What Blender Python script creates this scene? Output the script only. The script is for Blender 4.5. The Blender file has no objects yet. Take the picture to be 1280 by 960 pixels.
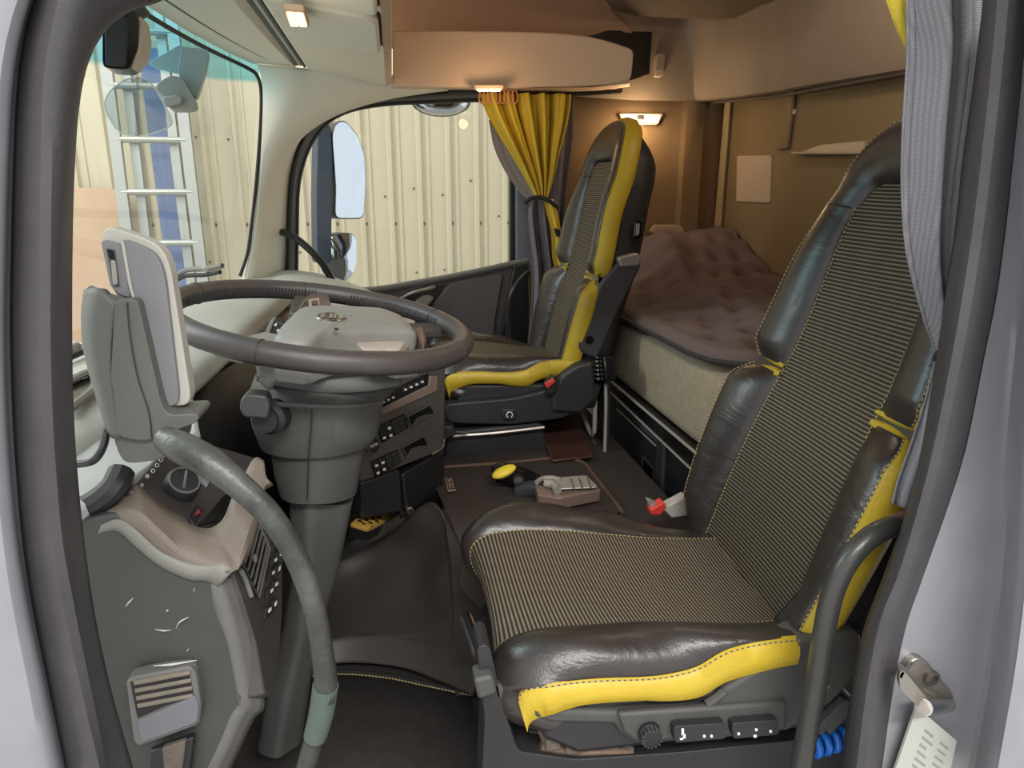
import bpy, bmesh, math, random
import numpy as np
from mathutils import Vector, Matrix
random.seed(7)
SC = bpy.context.scene
COL = SC.collection

# ------------------------------------------------------------------ camera
FPX = 870.0
PITCH, YAW = math.radians(15.1), math.radians(9.45)
CAM = np.array([0.0, -0.6, 0.95])
FW = np.array([math.sin(YAW)*math.cos(PITCH), math.cos(YAW)*math.cos(PITCH), -math.sin(PITCH)])
RT = np.array([math.cos(YAW), -math.sin(YAW), 0.0])
UP = np.cross(RT, FW)
cam_data = bpy.data.cameras.new('camera')
cam_data.sensor_width = 36.0
cam_data.lens = FPX/1280*36.0
cam_data.clip_start = 0.02
cam = bpy.data.objects.new('camera', cam_data)
COL.objects.link(cam)
mw = Matrix(((RT[0], UP[0], -FW[0], CAM[0]), (RT[1], UP[1], -FW[1], CAM[1]), (RT[2], UP[2], -FW[2], CAM[2]), (0, 0, 0, 1)))
cam.matrix_world = mw
SC.camera = cam

def ray(px, py):
    return FW + RT*((px-640)/FPX) - UP*((py-480)/FPX)
def aY(px, py, Y):
    d = ray(px, py); return CAM + d*((Y-CAM[1])/d[1])
def aX(px, py, X):
    d = ray(px, py); return CAM + d*((X-CAM[0])/d[0])
def aZ(px, py, Z):
    d = ray(px, py); return CAM + d*((Z-CAM[2])/d[2])
def LY(pts, Y=None):
    return [aY(p[0], p[1], p[2] if len(p) > 2 else Y) for p in pts]
def LX(pts, X=None):
    return [aX(p[0], p[1], p[2] if len(p) > 2 else X) for p in pts]
def LZ(pts, Z=None):
    return [aZ(p[0], p[1], p[2] if len(p) > 2 else Z) for p in pts]
V = lambda *a: np.array(a, float)

# ------------------------------------------------------------------ materials
def lin(c):
    return tuple(((v/255)/12.92 if v/255 <= .04045 else ((v/255+.055)/1.055)**2.4) for v in c)
MATS = {}
def M(name, col, rough=.5, metal=0.0, bump=None, var=None, coat=0.0, spec=.5, emit=None, sheen=0.0):
    """bump=(scale,strength) noise; var=(scale,amount,colour2) large soft colour variation (wear and dirt)"""
    m = bpy.data.materials.new(name); m.use_nodes = True
    nt = m.node_tree; N = nt.nodes; L = nt.links
    b = N['Principled BSDF']
    c = lin(col) + (1,)
    b.inputs['Base Color'].default_value = c
    b.inputs['Roughness'].default_value = rough
    b.inputs['Metallic'].default_value = metal
    b.inputs['Specular IOR Level'].default_value = spec
    if coat: b.inputs['Coat Weight'].default_value = coat
    if sheen:
        b.inputs['Sheen Weight'].default_value = sheen
    tc = N.new('ShaderNodeTexCoord')
    if var:
        n = N.new('ShaderNodeTexNoise'); n.inputs['Scale'].default_value = var[0]; n.inputs['Detail'].default_value = 6
        n.inputs['Roughness'].default_value = .65
        L.new(tc.outputs['Object'], n.inputs['Vector'])
        r = N.new('ShaderNodeValToRGB'); r.color_ramp.elements[0].position = .42; r.color_ramp.elements[1].position = .72
        r.color_ramp.elements[0].color = (0, 0, 0, 1); r.color_ramp.elements[1].color = (var[1],)*3 + (1,)
        L.new(n.outputs['Fac'], r.inputs['Fac'])
        mx = N.new('ShaderNodeMix'); mx.data_type = 'RGBA'
        mx.inputs[6].default_value = c; mx.inputs[7].default_value = lin(var[2]) + (1,)
        L.new(r.outputs['Color'], mx.inputs[0]); L.new(mx.outputs[2], b.inputs['Base Color'])
    if bump:
        n = N.new('ShaderNodeTexNoise'); n.inputs['Scale'].default_value = bump[0]; n.inputs['Detail'].default_value = 3
        L.new(tc.outputs['Object'], n.inputs['Vector'])
        bp = N.new('ShaderNodeBump'); bp.inputs['Strength'].default_value = bump[1]; bp.inputs['Distance'].default_value = .002
        L.new(n.outputs['Fac'], bp.inputs['Height']); L.new(bp.outputs['Normal'], b.inputs['Normal'])
    if emit:
        b.inputs['Emission Color'].default_value = lin(emit[0]) + (1,); b.inputs['Emission Strength'].default_value = emit[1]
    MATS[name] = m
    return m

def stripes(name, colA, colB, pitch, duty, rough=.7, axis='Y', bump=.5):
    """fine ribbing laid along a UV length"""
    m = M(name, colA, rough); nt = m.node_tree; N = nt.nodes; L = nt.links; b = N['Principled BSDF']
    uv = N.new('ShaderNodeUVMap'); uv.uv_map = 'UVMap'
    sp = N.new('ShaderNodeSeparateXYZ'); L.new(uv.outputs['UV'], sp.inputs[0])
    d = N.new('ShaderNodeMath'); d.operation = 'DIVIDE'; d.inputs[1].default_value = pitch; L.new(sp.outputs[axis], d.inputs[0])
    fr = N.new('ShaderNodeMath'); fr.operation = 'PINGPONG'; fr.inputs[1].default_value = .5; L.new(d.outputs[0], fr.inputs[0])
    rp = N.new('ShaderNodeValToRGB')
    rp.color_ramp.elements[0].position = max(0, .5*duty-.06)*2*.5; rp.color_ramp.elements[1].position = .5*duty+.06
    rp.color_ramp.elements[0].color = lin(colB)+(1,); rp.color_ramp.elements[1].color = lin(colA)+(1,)
    L.new(fr.outputs[0], rp.inputs[0]); L.new(rp.outputs[0], b.inputs['Base Color'])
    bp = N.new('ShaderNodeBump'); bp.inputs['Strength'].default_value = bump; bp.inputs['Distance'].default_value = .0015
    L.new(fr.outputs[0], bp.inputs['Height']); L.new(bp.outputs[0], b.inputs['Normal'])
    return m

def cloth(name, col, col2, s1=900, s2=900, rough=.9):
    """woven cloth: two crossed fine waves over the UV"""
    m = M(name, col, rough); nt = m.node_tree; N = nt.nodes; L = nt.links; b = N['Principled BSDF']
    uv = N.new('ShaderNodeUVMap'); uv.uv_map = 'UVMap'
    w = []
    for k, (s, dr) in enumerate(((s1, 'X'), (s2, 'Y'))):
        t = N.new('ShaderNodeTexWave'); t.bands_direction = dr; t.inputs['Scale'].default_value = s/20; t.inputs['Distortion'].default_value = 1.2
        t.inputs['Detail'].default_value = 2
        L.new(uv.outputs['UV'], t.inputs['Vector']); w.append(t)
    mm = N.new('ShaderNodeMath'); mm.operation = 'MULTIPLY'; L.new(w[0].outputs['Fac'], mm.inputs[0]); L.new(w[1].outputs['Fac'], mm.inputs[1])
    mx = N.new('ShaderNodeMix'); mx.data_type = 'RGBA'; mx.inputs[6].default_value = lin(col)+(1,); mx.inputs[7].default_value = lin(col2)+(1,)
    L.new(mm.outputs[0], mx.inputs[0]); L.new(mx.outputs[2], b.inputs['Base Color'])
    bp = N.new('ShaderNodeBump'); bp.inputs['Strength'].default_value = .35; bp.inputs['Distance'].default_value = .001
    L.new(mm.outputs[0], bp.inputs['Height']); L.new(bp.outputs[0], b.inputs['Normal'])
    return m

def glass(name, tint=(235, 240, 238), gloss=.09, band=None, rough=0.0):
    """thin sheet glass: mostly clear, a little mirror; band=(z0,z1,colour) tinted strip"""
    m = bpy.data.materials.new(name); m.use_nodes = True
    nt = m.node_tree; N = nt.nodes; L = nt.links
    N.remove(N['Principled BSDF']); out = N['Material Output']
    t = N.new('ShaderNodeBsdfTransparent'); g = N.new('ShaderNodeBsdfGlossy'); g.inputs['Roughness'].default_value = rough
    t.inputs['Color'].default_value = lin(tint)+(1,)
    lw = N.new('ShaderNodeLayerWeight'); lw.inputs['Blend'].default_value = .12
    mr = N.new('ShaderNodeMapRange'); mr.inputs['To Min'].default_value = gloss*.3; mr.inputs['To Max'].default_value = .16
    L.new(lw.outputs['Fresnel'], mr.inputs['Value'])
    mx = N.new('ShaderNodeMixShader'); L.new(mr.outputs[0], mx.inputs[0]); L.new(t.outputs[0], mx.inputs[1]); L.new(g.outputs[0], mx.inputs[2])
    L.new(mx.outputs[0], out.inputs['Surface'])
    if band:
        ge = N.new('ShaderNodeNewGeometry'); sp = N.new('ShaderNodeSeparateXYZ'); L.new(ge.outputs['Position'], sp.inputs[0])
        r = N.new('ShaderNodeMapRange'); r.inputs['From Min'].default_value = band[0]; r.inputs['From Max'].default_value = band[1]
        ya = N.new('ShaderNodeMath'); ya.operation = 'MULTIPLY_ADD'; ya.inputs[1].default_value = -.11; L.new(sp.outputs['Y'], ya.inputs[0]); L.new(sp.outputs['Z'], ya.inputs[2])
        L.new(ya.outputs[0], r.inputs['Value'])
        cm = N.new('ShaderNodeMix'); cm.data_type = 'RGBA'; cm.inputs[6].default_value = lin(tint)+(1,); cm.inputs[7].default_value = lin(band[2])+(1,)
        L.new(r.outputs[0], cm.inputs[0]); L.new(cm.outputs[2], t.inputs['Color'])
    MATS[name] = m
    return m

white_paint = M('white_paint', (136, 136, 141), .32, coat=.4, var=(3, .25, (190, 188, 196)))
rubber = M('rubber', (66, 63, 65), .55, bump=(300, .15), var=(9, .5, (86, 83, 85)))
rubber_dk = M('rubber_dark', (38, 37, 38), .6, bump=(300, .15))
dash_dark = M('dash_dark_plastic', (72, 71, 69), .55, bump=(700, .3), var=(6, .35, (86, 84, 80)))
dash_edge = M('dash_edge_plastic', (104, 102, 98), .5, bump=(700, .3), var=(14, .5, (86, 84, 81)))
end_green = M('end_panel_plastic', (62, 65, 61), .5, bump=(600, .25), var=(7, .4, (72, 73, 68)))
beige_worn = M('beige_worn_plastic', (114, 103, 92), .5, bump=(600, .3), var=(11, .7, (100, 90, 80)))
greige = M('greige_plastic', (122, 121, 113), .5, bump=(600, .3))
dash_top = M('dash_top_plastic', (178, 178, 172), .6, bump=(900, .5), var=(5, .4, (160, 158, 150)))
tan_panel = M('tan_panel_plastic', (180, 166, 156), .5, bump=(600, .2))
black_pl = M('black_plastic', (32, 32, 34), .42, bump=(700, .25))
black_soft = M('black_soft_plastic', (42, 41, 42), .5, bump=(400, .2), var=(8, .4, (56, 54, 53)))
black_gloss = M('black_gloss_plastic', (20, 20, 21), .18)
grey_pl = M('grey_plastic', (112, 111, 106), .5, bump=(700, .3), var=(8, .4, (128, 126, 118)))
column_pl = M('column_plastic', (80, 79, 76), .5, bump=(600, .3), var=(7, .4, (108, 105, 100)))
hub_pl = M('hub_plastic', (138, 136, 130), .42, bump=(700, .25), var=(9, .4, (122, 118, 113)))
wheel_leather = M('wheel_leather', (66, 60, 58), .36, bump=(900, .25), var=(11, .5, (84, 76, 74)))
device_grey = M('device_grey', (120, 119, 121), .5, bump=(500, .2))
device_white = M('device_white', (176, 172, 162), .45)
holder_grey = M('holder_grey', (92, 92, 87), .5, bump=(700, .35), var=(9, .3, (102, 101, 95)))
handle_worn = M('handle_worn', (60, 59, 57), .4, metal=.15, bump=(160, .35), var=(13, .75, (100, 106, 98)))
handle_metal = M('handle_dark_metal', (66, 65, 63), .33, metal=.25, bump=(300, .12))
pillar_cream = M('pillar_cream', (232, 227, 210), .75, bump=(700, .3))
console_cream = M('console_cream', (236, 228, 208), .7, bump=(700, .3))
door_cream = M('locker_cream', (240, 234, 216), .7, bump=(700, .3))
shelf_tan = M('shelf_tan', (216, 190, 164), .7, bump=(700, .3))
head_brown = M('headlining_brown', (178, 142, 114), .95, bump=(900, .5), var=(30, .3, (162, 126, 98)))
side_grey = M('side_grey_panel', (138, 122, 104), .85, bump=(800, .4), var=(20, .25, (126, 110, 92)))
rear_grey = M('rear_grey_panel', (140, 124, 106), .85, bump=(800, .4), var=(20, .25, (128, 112, 94)))
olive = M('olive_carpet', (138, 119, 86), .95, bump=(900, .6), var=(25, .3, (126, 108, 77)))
olive_lit = M('olive_carpet_lit', (130, 105, 76), .95, bump=(900, .6), var=(25, .3, (112, 86, 56)))  # warmer copy of the olive carpet, lamplight put into its colour
plate_pl = M('plate_plastic', (186, 166, 144), .5)
leather = M('black_leather', (48, 42, 39), .32, bump=(420, .16), var=(10, .5, (68, 62, 59)), spec=.6)
def creased(m):
    nt = m.node_tree; N = nt.nodes; L = nt.links
    old = [n for n in N if n.type == 'BUMP'][0]; tc = [n for n in N if n.type == 'TEX_COORD'][0]
    n = N.new('ShaderNodeTexNoise'); n.inputs['Scale'].default_value = 11; n.inputs['Detail'].default_value = 3; n.inputs['Distortion'].default_value = 2.0
    mp = N.new('ShaderNodeMapping'); mp.inputs['Scale'].default_value = (1.0, .55, 1.6); L.new(tc.outputs['Object'], mp.inputs[0]); L.new(mp.outputs[0], n.inputs['Vector'])
    b = N.new('ShaderNodeBump'); b.inputs['Strength'].default_value = .16; b.inputs['Distance'].default_value = .012
    L.new(n.outputs['Fac'], b.inputs['Height']); L.new(b.outputs[0], old.inputs['Normal'])
creased(leather)
leather_grey = M('grey_leather', (78, 80, 78), .36, bump=(260, .4), var=(10, .5, (66, 66, 66)), spec=.55)
yellow = M('yellow_leather', (196, 168, 48), .45, bump=(220, .3), var=(14, .6, (178, 148, 42)))
yellow_br = M('yellow_bright', (236, 206, 60), .4)
rib = stripes('ribbed_cloth', (44, 38, 34), (130, 117, 96), .0058, .44)
rib_back = stripes('ribbed_cloth_back', (38, 33, 29), (126, 113, 90), .0062, .40)
stitch = stripes('yellow_stitch', (52, 46, 40), (176, 158, 104), .0075, .62, axis='X', bump=0)
stitch_grey = stripes('pale_stitch', (60, 60, 60), (190, 190, 176), .0075, .6, axis='X', bump=0)
seat_cloth = M('seat_side_cloth', (30, 29, 30), .9, bump=(600, .5))
mat_carpet = M('floor_carpet', (46, 42, 40), .95, bump=(420, .9), var=(40, .6, (62, 56, 52)))
tunnel_carpet = M('tunnel_carpet', (54, 45, 41), .85, bump=(420, .8), var=(16, .5, (46, 37, 33)))
rubber_mat = M('rubber_mat', (66, 61, 58), .36, bump=(700, .3), var=(6, .5, (80, 73, 68)))
quilt = cloth('quilt_cloth', (98, 82, 81), (130, 112, 108), 2600, 2600)
mattress_m = M('mattress_cloth', (164, 151, 128), .95, bump=(190, 1.0), var=(60, .5, (128, 120, 100)))
curtain_grey = cloth('curtain_grey_cloth', (126, 124, 128), (160, 158, 162), 900, 3000)
curtain_grey2 = cloth('curtain_lining_cloth', (112, 108, 116), (136, 132, 140), 3400, 3400)
curtain_yel = cloth('curtain_yellow_cloth', (206, 180, 54), (226, 202, 86), 3000, 4200)
bar_grey = M('bar_grey', (172, 167, 158), .35, metal=.2)
chrome = M('chrome', (205, 203, 200), .18, metal=1.0)
steel = M('brushed_steel', (172, 166, 158), .35, metal=.9, var=(40, .5, (150, 130, 110)))
alu = M('aluminium', (180, 182, 177), .42, metal=.6, bump=(120, .2), var=(20, .5, (176, 178, 170)))
silver_pl = M('silver_plastic', (170, 162, 154), .35, metal=.5)
tray_silver = M('tray_silver', (176, 168, 160), .4, metal=.4)
white_mark = M('white_mark', (226, 224, 216), .5)
red_pl = M('red_plastic', (206, 60, 48), .4, emit=None)
red_dim = M('red_dim_plastic', (150, 60, 50), .3)
corr = M('corrugated_cream', (214, 204, 178), .5, var=(2.2, .35, (200, 190, 162)))
screw_m = M('screw_dark', (120, 104, 84), .6)
ply = M('plywood', (214, 182, 152), .75, var=(3, .6, (200, 164, 134)))
blue_m = M('blue_sheet', (120, 140, 184), .5)
ground_m = M('workshop_concrete', (190, 188, 182), .8, var=(2, .5, (130, 128, 122)))
ceil_m = M('workshop_ceiling', (190, 188, 180), .8)
rust = M('rusty_steel', (120, 100, 84), .7, metal=.3, bump=(120, .6), var=(30, .8, (70, 58, 50)))
dusty = M('dusty_plastic', (96, 86, 76), .7, bump=(200, .5), var=(20, .8, (72, 68, 62)))
blue_hose_m = M('blue_hose', (30, 110, 205), .3)
paper = M('sticker_paper', (176, 176, 168), .6)
ink = M('printed_ink', (140, 140, 134), .6)
mirror_m = M('mirror_glass', (205, 215, 228), .03, metal=1.0)
mirror_house = M('mirror_housing', (58, 66, 82), .35)
acrylic = glass('acrylic_sheet', (228, 232, 232), .16)
haze_plastic = M('smoked_plastic', (152, 154, 148), .35)
glass_w = glass('window_glass', (242, 246, 242), .05)
glass_f = glass('windscreen_glass', (240, 246, 243), .06, band=(1.088, 1.100, (140, 205, 222)))
lamp_lit = M('lamp_lens_lit', (255, 226, 190), .3, emit=((255, 196, 130), 9.0))
lamp_lit2 = M('lamp_lens_warm', (255, 220, 180), .3, emit=((255, 186, 130), 3.0))
lamp_off = M('lamp_lens', (226, 196, 170), .25)
scuff = M('scuff_white', (206, 206, 200), .7)

# ------------------------------------------------------------------ geometry helpers: each returns (verts, faces[, uvs per vertex])
def merge(*gs):
    v, f, u = [], [], []
    for g in gs:
        o = len(v); v += list(g[0]); f += [tuple(i+o for i in q) for q in g[1]]
        u += list(g[2]) if len(g) > 2 and g[2] is not None else [(0, 0)]*len(g[0])
    return v, f, u
def slab(poly, ext):
    ext = np.array(ext, float); n = len(poly)
    v = [np.array(p, float) for p in poly] + [np.array(p, float)+ext for p in poly]
    f = [tuple(range(n)), tuple(range(2*n-1, n-1, -1))] + [(i, i+n, (i+1) % n+n, (i+1) % n) for i in range(n)]
    return v, f
def quad_uv(rows):
    R, Cn = len(rows), len(rows[0])
    us = np.zeros((R, Cn)); vs = np.zeros((R, Cn)); A = np.array(rows, float)
    us[:, 1:] = np.cumsum(np.linalg.norm(A[:, 1:]-A[:, :-1], axis=2), axis=1)
    us -= us.max(axis=1, keepdims=True)/2
    mid = Cn//2
    vs[1:, :] = np.cumsum(np.linalg.norm(A[1:, mid]-A[:-1, mid], axis=1))[:, None]
    return us, vs
def grid(rows, closed=False, cap0=False, cap1=False):
    R, Cn = len(rows), len(rows[0])
    v = [np.array(p, float) for r in rows for p in r]; f = []
    for i in range(R-1):
        for j in range(Cn if closed else Cn-1):
            k = (j+1) % Cn
            f.append((i*Cn+j, i*Cn+k, (i+1)*Cn+k, (i+1)*Cn+j))
    if cap0: f.append(tuple(range(Cn)))
    if cap1: f.append(tuple((R-1)*Cn+j for j in range(Cn)))
    us, vs = quad_uv(rows)
    return v, f, list(zip(us.ravel(), vs.ravel()))
def smooth_path(pts, n=8, closed=False):
    P = [np.array(p, float) for p in pts]; m = len(P); out = []
    if m < 3 and not closed:
        return [P[0]+(P[-1]-P[0])*t for t in np.linspace(0, 1, n+1)]
    segs = m if closed else m-1
    for i in range(segs):
        if closed: a, b, c, d = P[(i-1) % m], P[i], P[(i+1) % m], P[(i+2) % m]
        else: a, b, c, d = (P[i-1] if i else 2*P[0]-P[1]), P[i], P[i+1], (P[i+2] if i+2 < m else 2*P[-1]-P[-2])
        for k in range(n):
            t = k/n
            out.append(.5*((2*b)+(-a+c)*t+(2*a-5*b+4*c-d)*t*t+(-a+3*b-3*c+d)*t**3))
    if not closed: out.append(P[-1])
    return out
def tube(pts, r, n=12, sm=6, closed=False, caps=True, flat=None):
    P = smooth_path(pts, sm, closed) if sm else [np.array(p, float) for p in pts]
    m = len(P); rr = r if hasattr(r, '__len__') else [r]*m
    if hasattr(r, '__len__') and len(r) != m:
        rr = np.interp(np.linspace(0, 1, m), np.linspace(0, 1, len(r)), r)
    rows = []; prev = None; uvl = 0
    for i in range(m):
        t = P[(i+1) % m]-P[i-1] if closed else P[min(i+1, m-1)]-P[max(i-1, 0)]
        t = t/(np.linalg.norm(t)+1e-12)
        if prev is None:
            a = V(0, 0, 1) if abs(t[2]) < .9 else V(1, 0, 0)
            prev = np.cross(t, a)
        nrm = prev - t*(prev@t); nrm /= np.linalg.norm(nrm)+1e-12; prev = nrm; bi = np.cross(t, nrm)
        rows.append([P[i]+rr[i]*(nrm*math.cos(2*math.pi*k/n)+bi*math.sin(2*math.pi*k/n)*(flat or 1)) for k in range(n)])
    if closed: rows.append(rows[0])
    g = grid(rows, closed=True, cap0=caps and not closed, cap1=caps and not closed)
    L = [0]
    for i in range(1, len(rows)): L.append(L[-1]+np.linalg.norm(np.mean(rows[i], axis=0)-np.mean(rows[i-1], axis=0)))
    return g[0], g[1], [(L[i], k/n*.001) for i in range(len(rows)) for k in range(n)]
def box(c, s, ax=None):
    c = np.array(c, float); h = np.array(s, float)/2
    A = np.eye(3) if ax is None else np.array(ax, float)
    v = [c + A[0]*h[0]*i + A[1]*h[1]*j + A[2]*h[2]*k for i in (-1, 1) for j in (-1, 1) for k in (-1, 1)]
    return v, [(0, 1, 3, 2), (4, 6, 7, 5), (0, 4, 5, 1), (2, 3, 7, 6), (0, 2, 6, 4), (1, 5, 7, 3)]
def basis(n, up=(0, 0, 1)):
    n = np.array(n, float); n /= np.linalg.norm(n)
    x = np.cross(np.array(up, float), n); x /= np.linalg.norm(x); y = np.cross(n, x)
    return x, y, n
def lathe(o, d, prof, n=24):
    x, y, z = basis(d, (0, 0, 1) if abs(np.array(d, float)[2]/np.linalg.norm(d)) < .95 else (1, 0, 0))
    o = np.array(o, float)
    rows = [[o+z*h+(x*math.cos(2*math.pi*k/n)+y*math.sin(2*math.pi*k/n))*max(r, 1e-5) for k in range(n)] for r, h in prof]
    return grid(rows, closed=True, cap0=True, cap1=True)
def ellipsoid(c, rx, ry, rz, ax=None, n=20, m=12):
    c = np.array(c, float); A = np.eye(3) if ax is None else np.array(ax, float)
    rows = []
    for i in range(m+1):
        th = math.pi*i/m
        rows.append([c + A[0]*rx*max(math.sin(th), 1e-4)*math.cos(2*math.pi*k/n)+A[1]*ry*max(math.sin(th), 1e-4)*math.sin(2*math.pi*k/n)+A[2]*rz*math.cos(th) for k in range(n)])
    return grid(rows, closed=True)
def resample(P, n):
    P = np.array(P, float); d = np.concatenate([[0], np.cumsum(np.linalg.norm(P[1:]-P[:-1], axis=1))]); t = np.linspace(0, d[-1], n)
    return [np.array([np.interp(x, d, P[:, k]) for k in range(P.shape[1])]) for x in t]
def loft(curves, n=40, sm=True, sub=1, closed=False):
    """sheet through several 3-D curves (each resampled to n points)"""
    C2 = [resample(smooth_path(c, 6) if sm else c, n) for c in curves]
    if sub > 1:
        cols = [smooth_path([c[i] for c in C2], sub) for i in range(n)]
        C2 = [[cols[i][k] for i in range(n)] for k in range(len(cols[0]))]
    return grid(C2)
def rounded(poly, r, n=5):
    """round the corners of a 3-D polygon"""
    out = []; m = len(poly); P = [np.array(p, float) for p in poly]
    for i in range(m):
        a, b, c = P[i-1], P[i], P[(i+1) % m]
        ri = r[i] if hasattr(r, '__len__') else r
        la, lc = np.linalg.norm(a-b), np.linalg.norm(c-b)
        if ri <= 0: out.append(b); continue
        p, q = b+(a-b)*min(ri/la, .49), b+(c-b)*min(ri/lc, .49)
        for k in range(n+1):
            t = k/n; out.append((1-t)**2*p+2*t*(1-t)*b+t*t*q)
    return out

# ------------------------------------------------------------------ objects
def wloc(o):
    p = np.zeros(3)
    while o is not None:
        p += np.array(o.location); o = o.parent
    return p
def tag(o, label=None, cat=None, group=None, kind=None):
    if label: o['label'] = label
    if cat: o['category'] = cat
    if group: o['group'] = group
    if kind: o['kind'] = kind
    return o
def thing(name, label, cat, loc, group=None, kind=None):
    o = bpy.data.objects.new(name, None); COL.objects.link(o)
    o.location = tuple(loc); o.empty_display_size = .05
    return tag(o, label, cat, group, kind)
def obj(name, g, mat, parent=None, bevel=0, seg=2, ang=35, solid=0, sub=0, label=None, origin=None):
    v, f = g[0], g[1]; uv = g[2] if len(g) > 2 else None
    A = np.array([np.array(p, float) for p in v])
    if parent is not None: org = wloc(parent)
    elif origin is not None: org = np.array(origin, float)
    else:
        org = (A.min(0)+A.max(0))/2; org[2] = A[:, 2].min()
    me = bpy.data.meshes.new(name)
    me.from_pydata([tuple(p) for p in A-org], [], [tuple(int(i) for i in q) for q in f])
    if uv is not None:
        ul = me.uv_layers.new(name='UVMap')
        for l in me.loops: ul.data[l.index].uv = uv[l.vertex_index]
    bm = bmesh.new(); bm.from_mesh(me)
    bmesh.ops.recalc_face_normals(bm, faces=bm.faces)
    bm.to_mesh(me); bm.free()
    me.polygons.foreach_set('use_smooth', [True]*len(me.polygons))
    try: me.set_sharp_from_angle(angle=math.radians(ang))
    except Exception: pass
    for m_ in (mat if isinstance(mat, (list, tuple)) else [mat]): me.materials.append(m_)
    o = bpy.data.objects.new(name, me); COL.objects.link(o)
    if parent is not None: o.parent = parent
    else: o.location = tuple(org)
    if solid:
        s = o.modifiers.new('thick', 'SOLIDIFY'); s.thickness = abs(solid); s.offset = -1 if solid > 0 else 1
    if bevel:
        b = o.modifiers.new('bevel', 'BEVEL'); b.width = bevel; b.segments = seg; b.limit_method = 'ANGLE'; b.angle_limit = math.radians(30)
        b.harden_normals = False
    if sub:
        s = o.modifiers.new('sub', 'SUBSURF'); s.levels = sub; s.render_levels = sub
    if label: o['label'] = label
    return o
def struct(name, g, mat, label=None, cat=None, **k):
    o = obj(name, g, mat, **k); o['kind'] = 'structure'
    return tag(o, label, cat)
# ================================================================== OUTSIDE: the workshop seen through the glass
def corrugated():
    prof = []
    x = -4.2; per = .172
    while x < 2.6:
        for dx, dy in ((0, 0), (.052, 0), (.060, -.022), (.078, -.022), (.086, 0), (.112, 0), (.117, -.008), (.128, -.008), (.133, 0)):
            prof.append((x+dx, 3.78+dy))
        x += per
    return grid([[V(px, py, z) for px, py in prof] for z in (-1.4, .8, 3.4)])
wall_far = struct('wall_far', corrugated(), corr, 'cream corrugated metal workshop wall beyond the passenger side glass', 'wall', ang=20)
g = []
for k in range(-24, 15):
    for z in (.79, -.35):
        g.append(lathe((k*.172+.032-.02, 3.78, z), (0, -1, 0), [(.011, 0), (.011, .004), (.006, .010)], 8))
for k in range(26):
    rx, rz = random.uniform(-1.6, 1.4), random.uniform(.4, 1.9)
    g.append(lathe((-4.2+.172*round((rx+4.2)/.172)+.03, 3.78, rz), (0, -1, 0), [(.007, 0), (.007, .003), (.003, .006)], 8))
obj('wall_screws', merge(*g), screw_m, wall_far)['kind'] = 'structure'
struct('ground', box((0, 0, -1.45), (9, 9, .1)), ground_m, 'grey concrete workshop ground below the cab', 'ground')

# plywood leaning on the wall
plyw = obj('plywood_sheet', slab(LY([(-120, 228), (150, 236), (196, 700), (-120, 760)], 3.68), (0, .018, 0)), ply, bevel=.002)
tag(plyw, 'bare brown plywood sheet leaning behind the ladder, seen through the windscreen', 'plywood')
bq = LY([(172, 60), (208, 60)], 3.70); bq = bq+[bq[1]*V(1, 1, 0)+V(0, 0, -1.4), bq[0]*V(1, 1, 0)+V(0, 0, -1.4)]
bl = obj('blue_panel', slab(bq, (0, .02, 0)), blue_m, bevel=.003)
tag(bl, 'blue sheet standing against the cream wall behind the ladder', 'panel')

# ladder
lad = thing('ladder', 'aluminium extension ladder leaning behind the windscreen', 'ladder', aY(205, 300, 3.55)*V(1, 1, 0)+V(0, -.35, -1.4))
def rail(p0, p1, w, d):
    p0, p1 = np.array(p0), np.array(p1); t = p1-p0; t /= np.linalg.norm(t); x = np.cross(V(0, 1, 0), t); x /= np.linalg.norm(x)
    y = np.cross(t, x)
    s = []
    for p in (p0, p1):
        s.append([p+x*a+y*b for a, b in ((-w/2, -d/2), (w/2, -d/2), (w/2, -d/2+.008), (-w/2+.008, -d/2+.008), (-w/2+.008, d/2-.008), (w/2, d/2-.008), (w/2, d/2), (-w/2, d/2))])
    return grid(s, closed=True, cap0=True, cap1=True)
def extend(pa, pb, z):
    t = (z-pa[2])/(pb[2]-pa[2]); return pa+(pb-pa)*t
La, Lb = aY(134, 90, 3.50), aY(160, 300, 3.44)
Ra, Rb = aY(229, 140, 3.50), aY(248, 300, 3.44)
obj('ladder_rail', rail(extend(La, Lb, 1.9), extend(La, Lb, -1.4), .055, .03), alu, lad)
obj('ladder_rail', rail(extend(Ra, Rb, -1.4), extend(Ra, Rb, 1.9), .055, .03), alu, lad)
sh = V(.075, .05, 0)
obj('ladder_rail', rail(extend(La, Lb, 2.2)+sh*V(1, 1, 1), extend(La, Lb, -.9)+sh, .045, .03), alu, lad)
obj('ladder_rail', rail(extend(Ra, Rb, -.9)-sh*V(1, -1, 1), extend(Ra, Rb, 2.2)-sh*V(1, -1, 1), .045, .03), alu, lad)
z0 = aY(190, 240, 3.46)[2]
for k in range(-6, 5):
    z = z0+k*.262
    a, b = extend(La, Lb, z), extend(Ra, Rb, z)
    obj('rung', tube([a, b], .017, 8, sm=0), alu, lad)

# ================================================================== CAB SHELL
# windscreen: curved glass
def wind(z, k):
    return [V(x+k, y, z) for x, y in ((-.40, -.02), (-.52, .18), (-.59, .5), (-.62, 1.0), (-.60, 1.45), (-.55, 1.75), (-.47, 1.93))]
win2 = struct('window_2', loft([wind(.60, -.06), wind(.95, .0), wind(1.40, .075)], 30, sub=4), glass_f, 'large curved windscreen with a blue sun band along its top', 'windscreen')
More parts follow.
